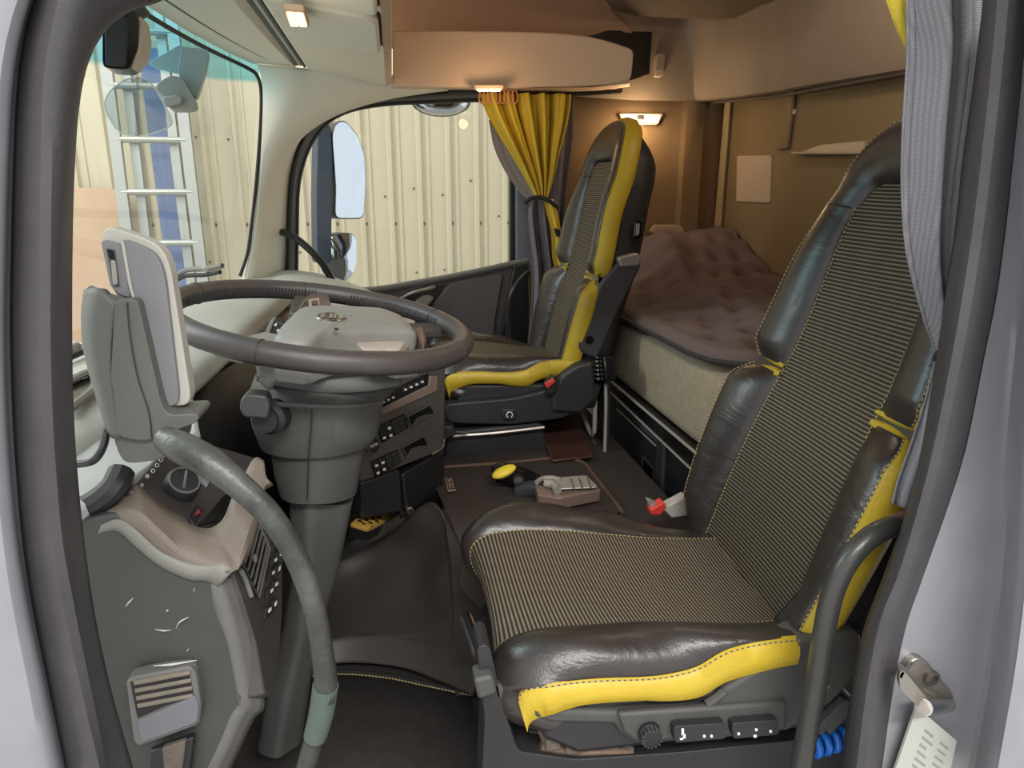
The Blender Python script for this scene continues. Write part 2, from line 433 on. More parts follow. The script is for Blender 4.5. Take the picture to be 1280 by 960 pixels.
# cream A pillar on the passenger side and the strip under the header
left = LY([(322, 82), (327, 100), (328, 130), (325, 180), (319, 240), (312, 300), (302, 356)], 1.90)
right = LY([(640, 104, 2.04), (540, 107, 2.05), (470, 110), (430, 118), (400, 134), (377, 160), (364, 193), (358, 230), (356, 280), (354, 356)], 2.06)
struct('wall_right', loft([left, right], 60, sub=6), pillar_cream, 'cream padded windscreen pillar on the passenger side', 'pillar', solid=.02)
obj('windscreen_seal', tube([V(-.42-.11*(1-((y-1.0)/.95)**2)-.004, y, 1.345) for y in (.3, .6, .9, 1.2, 1.45, 1.65, 1.80)]+LY([(311, 86, 1.88), (321, 94), (326, 112), (326, 150), (321, 220), (314, 285), (309, 318), (300, 345)], 1.89), .006, 8), rubber_dk, win2)
# passenger door: seal, frame, panel, glass
door = tag(thing('door_1', 'passenger side door with its window frame and grey lower trim', 'door', (.2, 2.1, .2), kind='structure'), kind='structure')
outer = LY([(355, 362), (357, 290), (359, 240), (364, 204), (376, 170), (398, 142), (430, 127), (480, 118), (540, 113), (600, 110), (660, 108)], 2.045)
mid = LY([(361, 362), (362, 290), (364, 240), (369, 206), (381, 174), (402, 147), (433, 131), (480, 123), (540, 119), (600, 116), (660, 115)], 2.025)
inner = LY([(368, 362), (369, 290), (370, 242), (375, 210), (387, 178), (407, 152), (437, 136), (482, 128), (540, 125), (600, 123), (660, 123)], 2.10)
obj('door_seal', loft([outer, mid, inner], 60, sub=5), rubber_dk, door, solid=.012)
obj('window_frame', tube([p+V(0, .02, 0) for p in inner], .011, 8, sm=4), black_pl, door)
obj('rear_post', slab(LY([(638, 118), (644, 118), (646, 345), (638, 345)], 2.12), (0, .05, 0)), black_pl, door, bevel=.003)
obj('sill_cap', tube(LY([(400, 368, 2.05), (470, 362, 2.05), (520, 354, 2.05), (580, 343, 2.05), (636, 331, 2.05), (660, 326, 2.05)]), .013, 10), grey_pl, door)
obj('door_panel', slab(LY([(398, 372), (470, 365), (520, 358), (580, 346), (640, 333), (660, 330), (668, 560), (400, 560)], 2.06), (0, .07, 0)), M('door_panel_plastic', (108, 104, 104), .55, bump=(700, .3)), door, bevel=.006)
obj('door_trim', slab(rounded(LY([(562, 354), (630, 341), (621, 390), (616, 432), (536, 432), (541, 380)], 2.045), .02), (0, .03, 0)), M('door_trim_plastic', (112, 107, 108), .55, bump=(700, .3)), door, bevel=.006)
obj('handle_housing', slab(rounded(LY([(500, 370), (530, 362), (557, 355), (540, 384), (515, 388)], 2.05), .01), (0, .03, 0)), black_soft, door, bevel=.004)
obj('door_handle', slab(rounded(LY([(519, 376), (528, 370), (538, 369), (543, 373), (533, 384), (520, 386)], 2.03), .008), (0, .02, 0)), silver_pl, door, bevel=.004)
obj('pull_bar', tube(LY([(500, 374, 2.04), (516, 366, 2.02), (532, 362, 2.02), (543, 358, 2.04)]), .007, 8), silver_pl, door)
obj('lock_strip', slab(LY([(642, 333), (660, 330), (664, 470), (634, 470), (622, 436), (634, 380)], 2.03), (0, .03, 0)), black_pl, door, bevel=.005)
win1 = struct('window_1', grid([LY([(350, 100), (500, 95), (660, 95)], 2.15), LY([(350, 380), (500, 380), (660, 350)], 2.15)]), glass_w, 'clear passenger door window looking onto the cream wall', 'window')
struct('trim_1', slab(LY([(645, 118), (664, 118), (664, 345), (646, 345)], 2.09), (0, .05, 0)), M('post_grey', (132, 138, 152), .5), 'blue grey door post between the passenger window and the curtain', 'post', bevel=.004)

# sleeper walls
Yw = 2.147
xs = [aY(p, 200, Yw)[0] for p in (640, 700, 780, 838, 848, 852, 874, 880, 890, 893, 905)]
dy = [0, 0, 0, 0, -.004, -.022, -.022, -.006, 0, -.0, -.0]
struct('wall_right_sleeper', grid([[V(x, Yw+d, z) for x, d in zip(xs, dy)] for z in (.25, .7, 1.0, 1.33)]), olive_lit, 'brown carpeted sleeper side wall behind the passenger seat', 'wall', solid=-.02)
struct('trim_2', slab(LX([(906, 126, 1.29), (913, 126, 1.285), (899, 300, 1.285), (891, 300, 1.29)]), (.02, .01, 0)), M('corner_strip', (160, 140, 104), .8), 'pale corner strip between the two sleeper walls', 'trim', bevel=.003)
struct('wall_rear', grid([[V(1.3, y, z) for y in (-.1, .5, 1.0, 1.6, 2.16)] for z in (.25, .6, .95, 1.36)]), olive, 'olive brown carpeted rear wall above the bunk', 'wall', solid=-.02)
struct('wall_rear_rib', slab(rounded(LX([(987, 112), (997, 112), (988, 186), (974, 187)], 1.298), .01), (-.014, 0, 0)), olive, 'slim raised rib running down the olive rear wall', 'rib', bevel=.005)
# upper rear panel with a lip
def zl(y): return 1.185+.055*y
cols = [(-.1, 0), (.4, 0), (1.0, 0), (1.5, 0), (1.62, 0), (1.64, .014), (1.72, .014), (1.74, 0), (1.85, -.0), (1.95, -.012), (2.03, -.04), (2.1, -.085)]
rows = []
for k in range(7):
    r = []
    for y, dx in cols:
        z = zl(y)
        px, pz = ((1.3+dx*.3, z+.006), (1.262+dx, z), (1.246+dx, z+.006), (1.238+dx, z+.03), (1.225+dx, z+.16), (1.20+dx, z+.36), (1.15+dx, z+.7))[k]
        r.append(V(px, y, pz))
    rows.append(r)
struct('wall_rear_upper', grid(rows), rear_grey, 'grey brown moulded upper rear wall above the olive carpet', 'wall', solid=-.015)
struct('trim_3', tube(LX([(893, 128, 1.24), (960, 122, 1.26), (1040, 108, 1.26), (1150, 88, 1.26)]), .005, 8), M('seam_brown', (88, 76, 66), .8), 'dark seam under the upper rear wall', 'trim')  # plain dark brown, shared by both seam strips
# side upper panel and brown headlining in front of it
struct('wall_right_upper', slab(LY([(560, 110, 2.14), (700, 119, 2.14), (790, 125, 2.14), (894, 126, 2.12), (898, 90, 2.12), (903, 40, 2.12), (906, -60, 2.12), (560, -60, 2.14)]), (0, .02, 0)), side_grey, 'grey upper side wall behind the tan shelf', 'wall')
struct('headlining', slab(LY([(480, 60), (735, 60), (792, 46), (790, 36), (765, 12), (745, -70), (480, -70)], 2.06), (0, .02, 0)), head_brown, 'brown fabric headlining above the tan shelf', 'headlining', bevel=.006)
struct('trim_5', tube(LX([(905, 20, 1.20), (903, 60, 1.225), (899, 95, 1.235), (895, 122, 1.245)]), .004, 8), MATS['seam_brown'], 'dark vertical seam in the upper sleeper corner', 'trim')
# locker over the bunk
struct('ceiling_rear', slab(LZ([(748, -40), (754, 2), (766, 14), (795, 21), (850, 24), (905, 25), (985, 19), (1040, 3), (1090, -20), (1090, -60)], 1.55), (0, 0, .12)), M('locker_dark', (104, 92, 78), .8, bump=(700, .3)), 'dark rounded underside of the upper bunk', 'ceiling', bevel=.012, seg=3)
struct('ceiling', box((.35, 1.05, 1.98), (2.1, 2.3, .03)), head_brown, 'brown cab ceiling', 'ceiling')
# unseen but real: inner driver wall behind the door opening
struct('wall_left', slab([V(.60, .03, .1), V(1.3, .03, .1), V(1.3, .03, 1.95), (.60, .03, 1.95)], (0, -.04, 0)), side_grey, 'sleeper side wall behind the driver door post', 'wall')

struct('wall_right_outer', box((1.0, 2.19, .4), (.7, .03, 2.8)), white_paint, 'white painted outer cab side', 'wall')
M('gap_shade', (70, 62, 54), .8)
# overhead front console
E1 = aY(490, 107, 1.93); S2 = aY(384, 86, 1.93); S1 = aY(370, 83, 1.93); H1 = aY(318, 80, 1.93)
def con_row(y):
    cur = -.11*(1-((y-1.0)/.95)**2)
    return [V(H1[0]+cur, y, H1[2]), V(S1[0]+cur*.25, y, S1[2]-.004), V(S1[0]+.006, y, S1[2]+.012), V(S2[0], y, S2[2]+.012), V(S2[0]+.004, y, S2[2]-.004), V(E1[0]-.02, y, E1[2]-.0), V(E1[0], y, E1[2]+.015), V(E1[0]+.005, y, E1[2]+.25), V(E1[0]-.3, y, E1[2]+.4), V(H1[0]+cur-.02, y, H1[2]+.3)]
con = thing('overhead_console', 'cream overhead locker console above the windscreen', 'console', (S2[0], 1.0, 1.3))
con['kind'] = 'structure'
obj('console_body', grid([con_row(y) for y in (.02, .2, .45, .75, 1.0, 1.25, 1.5, 1.75, 1.93)], closed=True, cap0=True, cap1=True), console_cream, con, ang=28)
xs_, xe_ = S2[0], E1[0]
zc = lambda x: S2[2]-.004+(E1[2]-S2[2]+.004)*(x-xs_)/(xe_-xs_)
def lid(y0, y1, name='locker_door'):
    x0, x1 = xs_+.02, xe_-.028
    p = rounded([V(x0, y0, zc(x0)), V(x1, y0, zc(x1)), V(x1, y1, zc(x1)), V(x0, y1, zc(x0))], [.01, .05, .03, .01], 6)
    pc_ = sum(p)/len(p); obj('lid_gap_shade', slab([pc_+(q_-pc_)*1.0+V(.007 if q_[0] > pc_[0] else -.005, .008 if q_[1] > pc_[1] else -.008, -.001) for q_ in p], (0, 0, -.003)), MATS['gap_shade'], con)  # dark plate painted as the shadow gap round the lid
    return obj(name, slab(p, (0, 0, -.024)), door_cream, con, bevel=.008, seg=3)
ya = aZ(440, 60, 1.30)[1]; yb = aZ(440, 14, 1.30)[1]
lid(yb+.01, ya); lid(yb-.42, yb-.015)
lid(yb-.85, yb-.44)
obj('edge_strip', slab([V(xe_-.022, .05, zc(xe_)-.001), V(xe_-.002, .05, zc(xe_)+.006), V(xe_-.002, 1.90, zc(xe_)+.006), V(xe_-.022, 1.90, zc(xe_)-.001)], (0, 0, -.006)), shelf_tan, con, bevel=.002)
obj('vent_slot', merge(box((S1[0]+.006, 1.0, S1[2]+.004), (.012, 1.8, .012)), box((S2[0]-.004, 1.0, S2[2]+.004), (.006, 1.8, .012))), black_pl, con)
obj('slot_blade', box(((S1[0]+S2[0])/2+.004, 1.1, S1[2]-.002), (.012, 1.55, .012)), M('blade_grey', (176, 178, 172), .4), con, bevel=.004)
obj('header_seam', tube([V(H1[0]-.02+.10*k/6-.07*(1-((y-1.0)/.95)**2), y, H1[2]-.002) for k, y in enumerate((.5, .75, 1.0, 1.25, 1.5, 1.7, 1.88))], .003, 6), M('seam_grey', (120, 114, 100), .8), con)
def lamp(px, z, name, label, mat_l, mat_f):
    q = LZ(px, z); t = thing(name, label, 'lamp', sum(q)/4)
    obj('bezel', slab(rounded(q, .006), (0, 0, .012)), mat_f, t, bevel=.002)
    c = sum(q)/4; i1 = [c+(p-c)*.8+V(0, 0, -.003) for p in q]
    h = (i1[0]+i1[3])/2; k = (i1[1]+i1[2])/2
    m = [(i1[0]*(1-t_)+i1[1]*t_, i1[3]*(1-t_)+i1[2]*t_) for t_ in (0, .47, .53, 1)]
    obj('lens', slab(rounded([m[0][0], m[1][0], m[1][1], m[0][1]], .004), (0, 0, .004)), mat_l, t, bevel=.001)
    obj('lens', slab(rounded([m[2][0], m[3][0], m[3][1], m[2][1]], .004), (0, 0, .004)), mat_l, t, bevel=.001)
    return t
lamp([(354, 12), (381, 14), (387, 34), (361, 33)], 1.284, 'ceiling_lamp', 'small lit reading lamp in the overhead console', lamp_lit2, plate_pl)

# tan side shelf
shf = thing('side_shelf', 'tan open storage shelf above the passenger window', 'shelf', (.4, 1.95, 1.29))
fr = rounded(LY([(491, 108), (560, 109), (650, 109), (740, 108), (789, 103), (793, 62), (764, 52), (735, 45), (700, 41), (640, 39), (560, 38), (491, 38)], 1.86), [0, .05, .05, .1, .03, .02, .03, .03, .05, .05, 0, 0])
obj('front_panel', slab(fr, (0, .016, 0)), shelf_tan, shf, bevel=.005)
obj('shelf_floor', slab(LY([(491, 109), (650, 110), (740, 109), (787, 104)], 1.868)+LY([(787, 108), (740, 116), (491, 112)], 2.06), (0, 0, .012)), shelf_tan, shf)
obj('hollow_shade', slab(LY([(735, 46, 1.875), (792, 64, 1.875), (790, 100, 1.90), (812, 92, 2.10), (815, 40, 2.10), (760, 38, 2.04)]), (-.006, .01, 0)), black_soft, shf)  # black sheet painted as the shade in the hollow behind the shelf end
lampS = lamp([(592, 111), (630, 111), (628, 113.5), (594, 113.5)], 1.285, 'shelf_lamp', 'warm lit lamp strip under the tan shelf above the curtain', lamp_lit, plate_pl)
obj_h = thing('coat_hook', 'small tan coat hook on the grey upper side wall', 'hook', aY(823, 96, 2.12))
obj('hook_plate', slab(rounded(LY([(818, 68), (829, 68), (827, 96), (816, 96)], 2.128), .008), (0, -.022, 0)), plate_pl, obj_h, bevel=.003)
obj('hook_tip', slab(rounded(LY([(818, 86), (827, 86), (826, 97), (816, 97)], 2.10), .008), (0, -.012, 0)), plate_pl, obj_h, bevel=.004)
bk = obj('rail_bracket', box(aY(774, 112, 2.09), (.018, .03, .03)), black_pl, bevel=.003)
tag(bk, 'tiny black bracket at the end of the shelf', 'bracket')
# rear wall lamp
def wall_lamp():
    q = LY([(774, 142), (829, 142), (822, 156), (780, 156)], 2.13)
    t = thing('wall_lamp', 'brightly lit wide lamp on the sleeper side wall', 'lamp', sum(q)/4)
    obj('bezel', slab(rounded(q, .008), (0, .02, 0)), plate_pl, t, bevel=.003)
    for a, b in ((778, 796), (806, 825)):
        obj('lens', slab(rounded(LY([(a, 144.5), (b, 144.5), (b-2, 153.5), (a+2, 153.5)], 2.127), .006), (0, .004, 0)), lamp_lit, t, bevel=.002)
    obj('rocker', slab(LY([(797, 144), (805, 144), (805, 149), (797, 149)], 2.124), (0, .006, 0)), black_pl, t, bevel=.001)
wall_lamp()
cp = obj('cover_plate', slab(rounded(LX([(921, 195), (964, 194), (962, 254), (920, 252)], 1.295), .012), (.012, 0, 0)), plate_pl, bevel=.002)
tag(cp, 'square pale blank cover plate on the olive rear wall', 'plate')
tr = thing('ledge_tray', 'shallow pale tray pocket on the rear wall near the driver headrest', 'tray', aX(1035, 190, 1.28))
q = LX([(1001, 191), (1030, 181), (1085, 176), (1085, 192)], 1.303)
obj('tray_face', slab(q, (-.012, 0, 0)), plate_pl, tr, bevel=.002)
obj('tray_lip', slab(LX([(1001, 190), (1085, 190), (1085, 193), (1001, 193)], 1.303), (-.036, 0, 0)), plate_pl, tr, bevel=.003)
kn = obj('wall_button', lathe(aX(994, 140, 1.298), (-1, 0, 0), [(.009, 0), (.009, .004), (.006, .008)], 14), plate_pl)
tag(kn, 'small round button stud on the olive rear wall beside the rib', 'button')
cv = obj('corner_cap', slab(rounded(LY([(812, 290), (818, 281), (850, 281), (856, 287), (850, 300)], 2.12), .01), (0, .02, 0)), plate_pl, bevel=.003)
tag(cv, 'pale cap at the bed end behind the passenger headrest', 'cap')

# ================================================================== NEAR DOOR OPENING: seal and white body
so = [(230, -270), (140, -170), (90, -90), (66, -30), (44, 40), (33, 110), (28, 200), (25, 300), (23, 400), (25, 500), (30, 590), (38, 680), (52, 770), (70, 860), (92, 975)]
s1 = [(290, -240), (190, -150), (125, -85), (90, -30), (72, 30), (60, 100), (56, 200), (54, 300), (53, 400), (55, 500), (60, 590), (68, 680), (84, 770), (102, 860), (126, 975)]
si = [(520, -190), (400, -110), (290, -50), (200, -10), (152, 5), (122, 28), (101, 66), (88, 130), (82, 220), (80, 320), (80, 420), (82, 510), (88, 600), (98, 690), (112, 780), (134, 875), (164, 975)]
seal = thing('trim_4', 'black rubber door seal around the near door opening', 'seal', (-.27, 0, .3)); seal['kind'] = 'structure'
def sealband(o, m, i, name, mat):
    a, b, c = LY(o, -.012), LY(m, -.03), LY(i, .03)
    b2 = LY([(p[0]*.55+q[0]*.45, p[1]) for p, q in zip(m, [i[min(k, len(i)-1)] for k in range(len(m))])], -.012)
    return obj(name, loft([a, b, b2, c], 60, sub=5), mat, seal, solid=.006)
sealband(so, s1, si, 'front_seal', rubber)
obj('seal_lip', tube(LY([(p[0]-9, p[1]) for p in si[1:]], .02), .005, 8, sm=4), rubber_dk, seal)
obj('seal_bead', tube(LY([(p[0]+3, p[1]) for p in so], -.016), .0045, 8, sm=4), rubber_dk, seal)
ro = [(1280, -240), (1279, -120), (1276, -20), (1268, 100), (1258, 200), (1250, 280), (1238, 370), (1222, 450), (1200, 560), (1176, 640), (1148, 720), (1128, 780), (1112, 860), (1096, 975)]
rm = [(1262, -240), (1260, -120), (1256, -20), (1244, 100), (1232, 200), (1222, 280), (1208, 370), (1194, 450), (1172, 560), (1152, 640), (1128, 720), (1104, 780), (1088, 860), (1072, 975)]
ri = [(1248, -240), (1244, -120), (1240, -20), (1226, 100), (1212, 200), (1203, 280), (1190, 370), (1178, 450), (1160, 560), (1140, 640), (1112, 720), (1086, 790), (1070, 870), (1054, 975)]
a, b, c = LY(ro, -.012), LY(rm, -.035), LY(ri, .03)
obj('rear_seal', loft([a, b, c], 60, sub=8), rubber, seal, solid=.006)
obj('seal_bead', tube([p+V(-.003, -.004, 0) for p in a], .0045, 8, sm=4), rubber_dk, seal)
# white body: front pillar and rear pillar
wf = struct('wall_left_front', loft([LY([(p[0]+6, p[1]) for p in so], -.006), LY([(p[0]-14+(max(0, p[1]-560)*.02), p[1]) for p in so], -.014), LY([(p[0]-34, p[1]) for p in so], -.05), LY([(p[0]-160, p[1]) for p in so], -.06)], 50, sub=5), white_paint, 'white painted front door pillar at the near left', 'pillar')
w2 = [(1302, -240), (1300, -30), (1296, 150), (1290, 300), (1276, 420), (1264, 560), (1255, 700), (1240, 830), (1215, 975)]
w1 = [(1294, -240), (1290, -30), (1282, 100), (1274, 200), (1266, 280), (1256, 370), (1244, 450), (1226, 560), (1212, 700), (1196, 830), (1168, 975)]
w0 = [(p[0]-6, p[1]) for p in ro]
struct('wall_left_rear', loft([LY(w0, -.006), LY(w0, -.02), LY(w1, -.018), LY(w2, -.03), LY([(p[0]+26, p[1]) for p in w2], -.085), LY([(p[0]+60, p[1]) for p in w2], -.10), LY([(p[0]+300, p[1]) for p in w2], -.10)], 50, sub=5), white_paint, 'white painted rear door pillar at the near right', 'pillar')
strk = thing('door_striker', 'bare metal door latch striker bolted to the white pillar', 'striker', aY(1160, 870, -.02))
obj('striker_plate', slab(rounded(LY([(1126, 842), (1142, 823), (1156, 823), (1192, 868), (1196, 888), (1186, 892), (1160, 884)], -.030), .01), (0, .012, 0)), steel, strk, bevel=.003)
obj('striker_flange', slab(rounded(LY([(1124, 842, -.062), (1130, 838, -.062), (1162, 876, -.062), (1160, 891, -.062), (1152, 888, -.062), (1125, 863, -.062)]), .006), (.004, .010, .002)), steel, strk, bevel=.002)
obj('flange_web', slab(LY([(1128, 836, -.03), (1140, 826, -.03), (1128, 838, -.062), (1124, 846, -.062)]), (.003, 0, -.003)), steel, strk)
obj('striker_pin', tube([aY(1155, 884, -.066), aY(1184, 879, -.026)], .0085, 14, sm=0), chrome, strk)
obj('pin_head', lathe(aY(1155, 884, -.064), aY(1155, 884, -.075)-aY(1184, 879, -.02), [(.0085, 0), (.0085, .003), (.006, .004)], 16), steel, strk)
obj('bolt_head', lathe(aY(1163, 846, -.03), (0, -1, 0), [(.009, 0), (.009, .004), (.005, .005), (.005, .002)], 16), M('bolt_dark', (90, 84, 78), .5, metal=.6), strk)
stk = thing('paper_sticker', 'pale printed paper sticker on the white pillar below the striker', 'sticker', aY(1155, 955, -.03))
Q = LY([(1146, 884), (1196, 926), (1180, 1000), (1106, 1000)], -.034)
obj('sticker_sheet', slab(Q, (0, .003, 0)), paper, stk)
g = []
ux = (Q[1]-Q[0]); uy = (Q[3]-Q[0])
for k in range(11):
    p = Q[0]+ux*.30+uy*(.12+.075*k); L_ = ux*(.20+.05*math.sin(k*2.1)); g.append(slab([p+V(0, -.0006, 0), p+L_+V(0, -.0006, 0), p+L_+uy*.025+V(0, -.0006, 0), p+uy*.025+V(0, -.0006, 0)], (0, .0004, 0)))
    p = Q[0]+ux*.68+uy*(.12+.075*k)+ux*0; L_ = ux*.2; g.append(slab([p+V(0, -.0006, 0), p+L_+V(0, -.0006, 0), p+L_+uy*.02+V(0, -.0006, 0), p+uy*.02+V(0, -.0006, 0)], (0, .0004, 0)))
obj('sticker_print', merge(*g), ink, stk)
dk = obj('door_bumper', ellipsoid(aY(1296, 965, -.07), .03, .02, .05), black_pl)
tag(dk, 'black rounded rubber bumper low on the white pillar', 'bumper')

struct('wall_left_header', slab([V(-.42, -.02, 1.42), V(.75, -.02, 1.42), V(.75, .03, 2.0), V(-.30, .03, 2.0)], (0, .03, 0)), white_paint, 'white painted body above the near door opening', 'wall')
# floor
struct('floor', merge(box((.35, 1.0, -.08), (2.0, 2.2, .06))), mat_carpet, 'dark carpeted cab floor by the door', 'floor')
# ================================================================== SEATS
def ss_(a, b, x):
    t = max(0, min(1, (x-a)/(b-a))); return t*t*(3-2*t)
BR = smooth_path([V(.335, .532, .140, .200), V(.40, .550, .136, .212), V(.50, .580, .129, .226), V(.60, .616, .121, .230), V(.70, .660, .114, .218), V(.80, .692, .108, .203), V(.88, .715, .105, .192), V(.95, .742, .102, .178), V(1.0, .760, .09, .160), V(1.05, .784, .08, .13), V(1.085, .802, .06, .08)], 8)
BRA = np.array(BR)
CU = smooth_path([V(.150, .285), V(.122, .315), (V(.108, .350)), V(.112, .378), V(.140, .394), V(.20, .397), V(.28, .390), V(.36, .378), V(.45, .366), V(.575, .360)], 6)
CUA = np.array(CU)

def seat(name, label, Yc, dx, dz, lean, driver, bx=0, bz=0, yaw=0):
    root = thing(name, label, 'seat', (.35, Yc, 0))
    ca, sa = math.cos(lean), math.sin(lean)
    def T(p): return V(p[0]+dx, Yc+p[1], p[2]+dz)
    cy, sy = math.cos(yaw), math.sin(yaw)
    def TB(p):
        p = V(.58+(p[0]-.58)*cy+p[1]*sy, -(p[0]-.58)*sy*.0+p[1]*cy, p[2])
        x, z = p[0]-.53, p[2]-.36
        return V(.53+x*ca-z*sa+dx+bx, Yc+p[1], .36+x*sa+z*ca+dz+bz)
    def row(z):
        return np.array([np.interp(z, BRA[:, 0], BRA[:, k])+(0, 0, .014 if driver else -.006, .003)[k] for k in range(4)])
    def nrm(z):
        a, b = row(z-.02), row(z+.02); t = V(b[1]-a[1], 0, b[0]-a[0]); t /= np.linalg.norm(t)
        return V(-t[2], 0, t[0])
    def B(z, y, n):
        r = row(z); q = nrm(z)
        return TB(V(r[1], y, r[0])+q*n)
    # --- backrest centre (ribbed)
    rows = []
    for z in np.linspace(.325, .972, 60):
        r = row(z); e = min(1, (.972-z)/.02)
        rows.append([B(z, r[2]*1.02*t, -.010+.008*t*t+.004*e) for t in np.linspace(-1, 1, 9)])
    obj('back_centre', grid(rows), rib_back, root, label='ribbed cloth centre panel of the backrest')
    # --- pads
    sec = [(0, 0, -.012), (.015, .02, -.002), (.06, .30, 0), (.18, .68, 0), (.38, .98, 0), (.60, 1.0, 0), (.80, .78, 0), (.92, .46, 0), (.985, .16, 0), (1.004, 0, -.006), (1.0, 0, -.016)]
    def pad(pname, I, O, Nn, h, taper, mat, close=True):
        rows = []
        for k in range(len(I)):
            rows.append([I[k]+(O[k]-I[k])*t+Nn[k]*(n*h*taper[k]+d) for t, n, d in sec])
        g = grid(rows)
        return obj(pname, g, mat, root, ang=50)
    def side(O, Nn, out, w, pname, mat, lead=.004):
        rows = []
        for k in range(len(O)):
            wk = w[k] if hasattr(w, '__len__') else w
            rows.append([O[k]+Nn[k]*a*1.0-Nn[k]*wk*b+out[k]*c for a, b, c in ((.000, 0, -.008), (.001, 0, -.001), (0, .08, .004), (0, .35, .009), (0, .7, .009), (0, .95, .003), (0, 1, -.006))])
        return obj(pname, grid(rows), mat, root, ang=50)
    NB = lambda z: TB(nrm(z)+V(.53, 0, .36))-TB(V(.53, 0, .36))
    for s in (-1, 1):
        zs = list(np.linspace(.335, .656, 26))
        I = [B(z, s*row(z)[2], 0) for z in zs]
        O = []
        for z in zs:
            e = 1-max(0, (z-.62)/.038)**2*.10-max(0, (.365-z)/.03)**2*.10
            O.append(B(z, s*row(z)[3]*e, .036*min(1, max(.15, (z-.33)/.07))*min(1, max(.3, (.672-z)/.05))))
        tp = [min(1, ((z-.325)/.05))**.5*min(1, (.661-z)/.03)**.5 for z in zs]
        pad('side_bolster', I, O, [NB(z) for z in zs], .018, tp, leather_grey if (driver and s < 0 and False) else leather)
        side(O, [NB(z) for z in zs], [V(0, s, 0)]*len(zs), [.022+.032*min(1, max(.3, (z-.30)/.12)) for z in zs], 'yellow_side', yellow)
        obj('seam', tube([p+NB(z)*.004+V(0, s*.001, 0) for p, z in zip(O, zs)], .0009, 6, sm=0), stitch, root)
        # waist accent: two thin yellow lips between the bolsters
        for z0, z1 in ((.652, .661), (.667, .673)):
            rows = []
            for t in np.linspace(0, 1, 12):
                y0 = row(z0)[2]*.98+(row(z0)[3]*.97-row(z0)[2]*.98)*t; sl = .014*t if z0 < .66 else .006*t
                w_ = (z1-z0)*(.35+.65*math.sin(math.pi*min(1, .15+t*.85)))
                zc_ = (z0+z1)/2+sl*(1 if z0 > .66 else -1)*.4
                rows.append([B(zc_-w_, s*y0, .0), B(zc_-w_*.5, s*y0, .008), B(zc_+w_*.5, s*y0, .008), B(zc_+w_, s*y0, .0)])
            obj('waist_trim', grid(rows), yellow, root, ang=60)
        rows = [[B(z, s*(row(z)[2]+(row(z)[3]-row(z)[2])*t), .002) for t in (0, .5, 1.0)] for z in (.63, .66, .70)]
        obj('waist_fill', grid(rows), leather, root)
        # row of stitches along the strip
        obj('seam', tube([B(z, s*row(z)[2]*1.0, .003) for z in np.linspace(.34, .96, 30)], .0009, 6, sm=0), stitch, root)
    # upper wings and headrest: an inverted U
    upn = lambda z: .026*min(1, max(.3, (z-.655)/.04))*(1-.6*ss_(.80, .95, z))
    I, O, NN, tp, out = [], [], [], [], []
    for z in np.linspace(.670, .925, 22):
        e = 1-max(0, (.703-z)/.033)**2*.08
        I.append(B(z, -row(z)[2], 0)); O.append(B(z, -row(z)[3]*e, upn(z))); NN.append(NB(z)); tp.append(min(1, (z-.665)/.03)**.5); out.append(V(0, -1, 0))
    sp = lambda v, e: math.copysign(abs(v)**e, v)
    for th in np.linspace(math.pi, 0, 25)[1:-1]:
        c, s_ = math.cos(th), math.sin(th)
        zi = .930+.045*sp(s_, .5); zo = .930+.140*sp(s_, .8)
        yi = .101*sp(c, .45); yo = .176*sp(c, .75)
        I.append(B(zi, yi, 0)); O.append(B(zo, yo, upn(.94))); NN.append(NB(.95)); tp.append(1.0); out.append(V(0, c, 0)+1.9*s_*(TB(V(.53+.3*s_, 0, .36+.95*s_))-TB(V(.53, 0, .36))))
    for z in np.linspace(.925, .670, 22):
        e = 1-max(0, (.703-z)/.033)**2*.08
        I.append(B(z, row(z)[2], 0)); O.append(B(z, row(z)[3]*e, upn(z))); NN.append(NB(z)); tp.append(min(1, (z-.665)/.03)**.5); out.append(V(0, 1, 0))
    pad('upper_bolster', I, O, NN, .017, tp, leather)
    ww = [.052]*len(O)
    side(O, NN, out, ww, 'yellow_side', yellow)
    obj('seam', tube([p+n*.004 for p, n in zip(O, NN)], .0009, 6, sm=0), stitch, root)
    for s in (-1, 1):
        obj('headrest_seam', tube([B(.929, s*(row(.92)[2]+(row(.92)[3]-row(.92)[2])*t), upn(.925)*t+.017*min(1, math.sin(math.pi*min(1, .10+t*.86))*1.02)+.0002) for t in np.linspace(.05, .95, 12)], .0016, 6, sm=0), black_soft, root)
    # back shell
    rows = []
    for z in np.linspace(.30, 1.066, 40):
        r = row(z); ho = r[3]*.965 if z < .93 else min(r[3], .176*max(.02, 1-((z-.930)/.141)**2.4)**.6)*.97
        D_ = .09 if driver else .12
        d = D_ if z < .93 else D_*max(.1, 1-((z-.93)/.142)**2)**.5
        d = max(d, .035)
        rows.append([B(z, ho*a, n*d/.115) for a, n in ((-.93, -.022), (-1, -.028), (-1, -.06), (-.97, -.085), (-.8, -.108), (0, -.118), (.8, -.108), (.97, -.085), (1, -.06), (1, -.028), (.93, -.022))])
    obj('back_shell', grid(rows, closed=True, cap0=True, cap1=True), seat_cloth if driver else black_soft, root, ang=60)

    # --- cushion
    def C(k): return CUA[k]
    n_ = len(CUA); idx = range(n_)
    def cn(k):
        a, b = CUA[max(k-1, 0)], CUA[min(k+1, n_-1)]; t = b-a; t /= np.linalg.norm(t); return V(-t[1], 0, t[0])
    hsv = [.142-.020*max(0, (C(k)[0]-.2)/.37) for k in idx]
    rows = [[T(V(C(k)[0], hsv[k]*t*1.01, C(k)[1])+cn(k)*(-.008+.009*t*t)) for t in np.linspace(-1, 1, 9)] for k in idx]
    obj('cushion_centre', grid(rows), rib, root, label='ribbed cloth centre panel of the cushion')
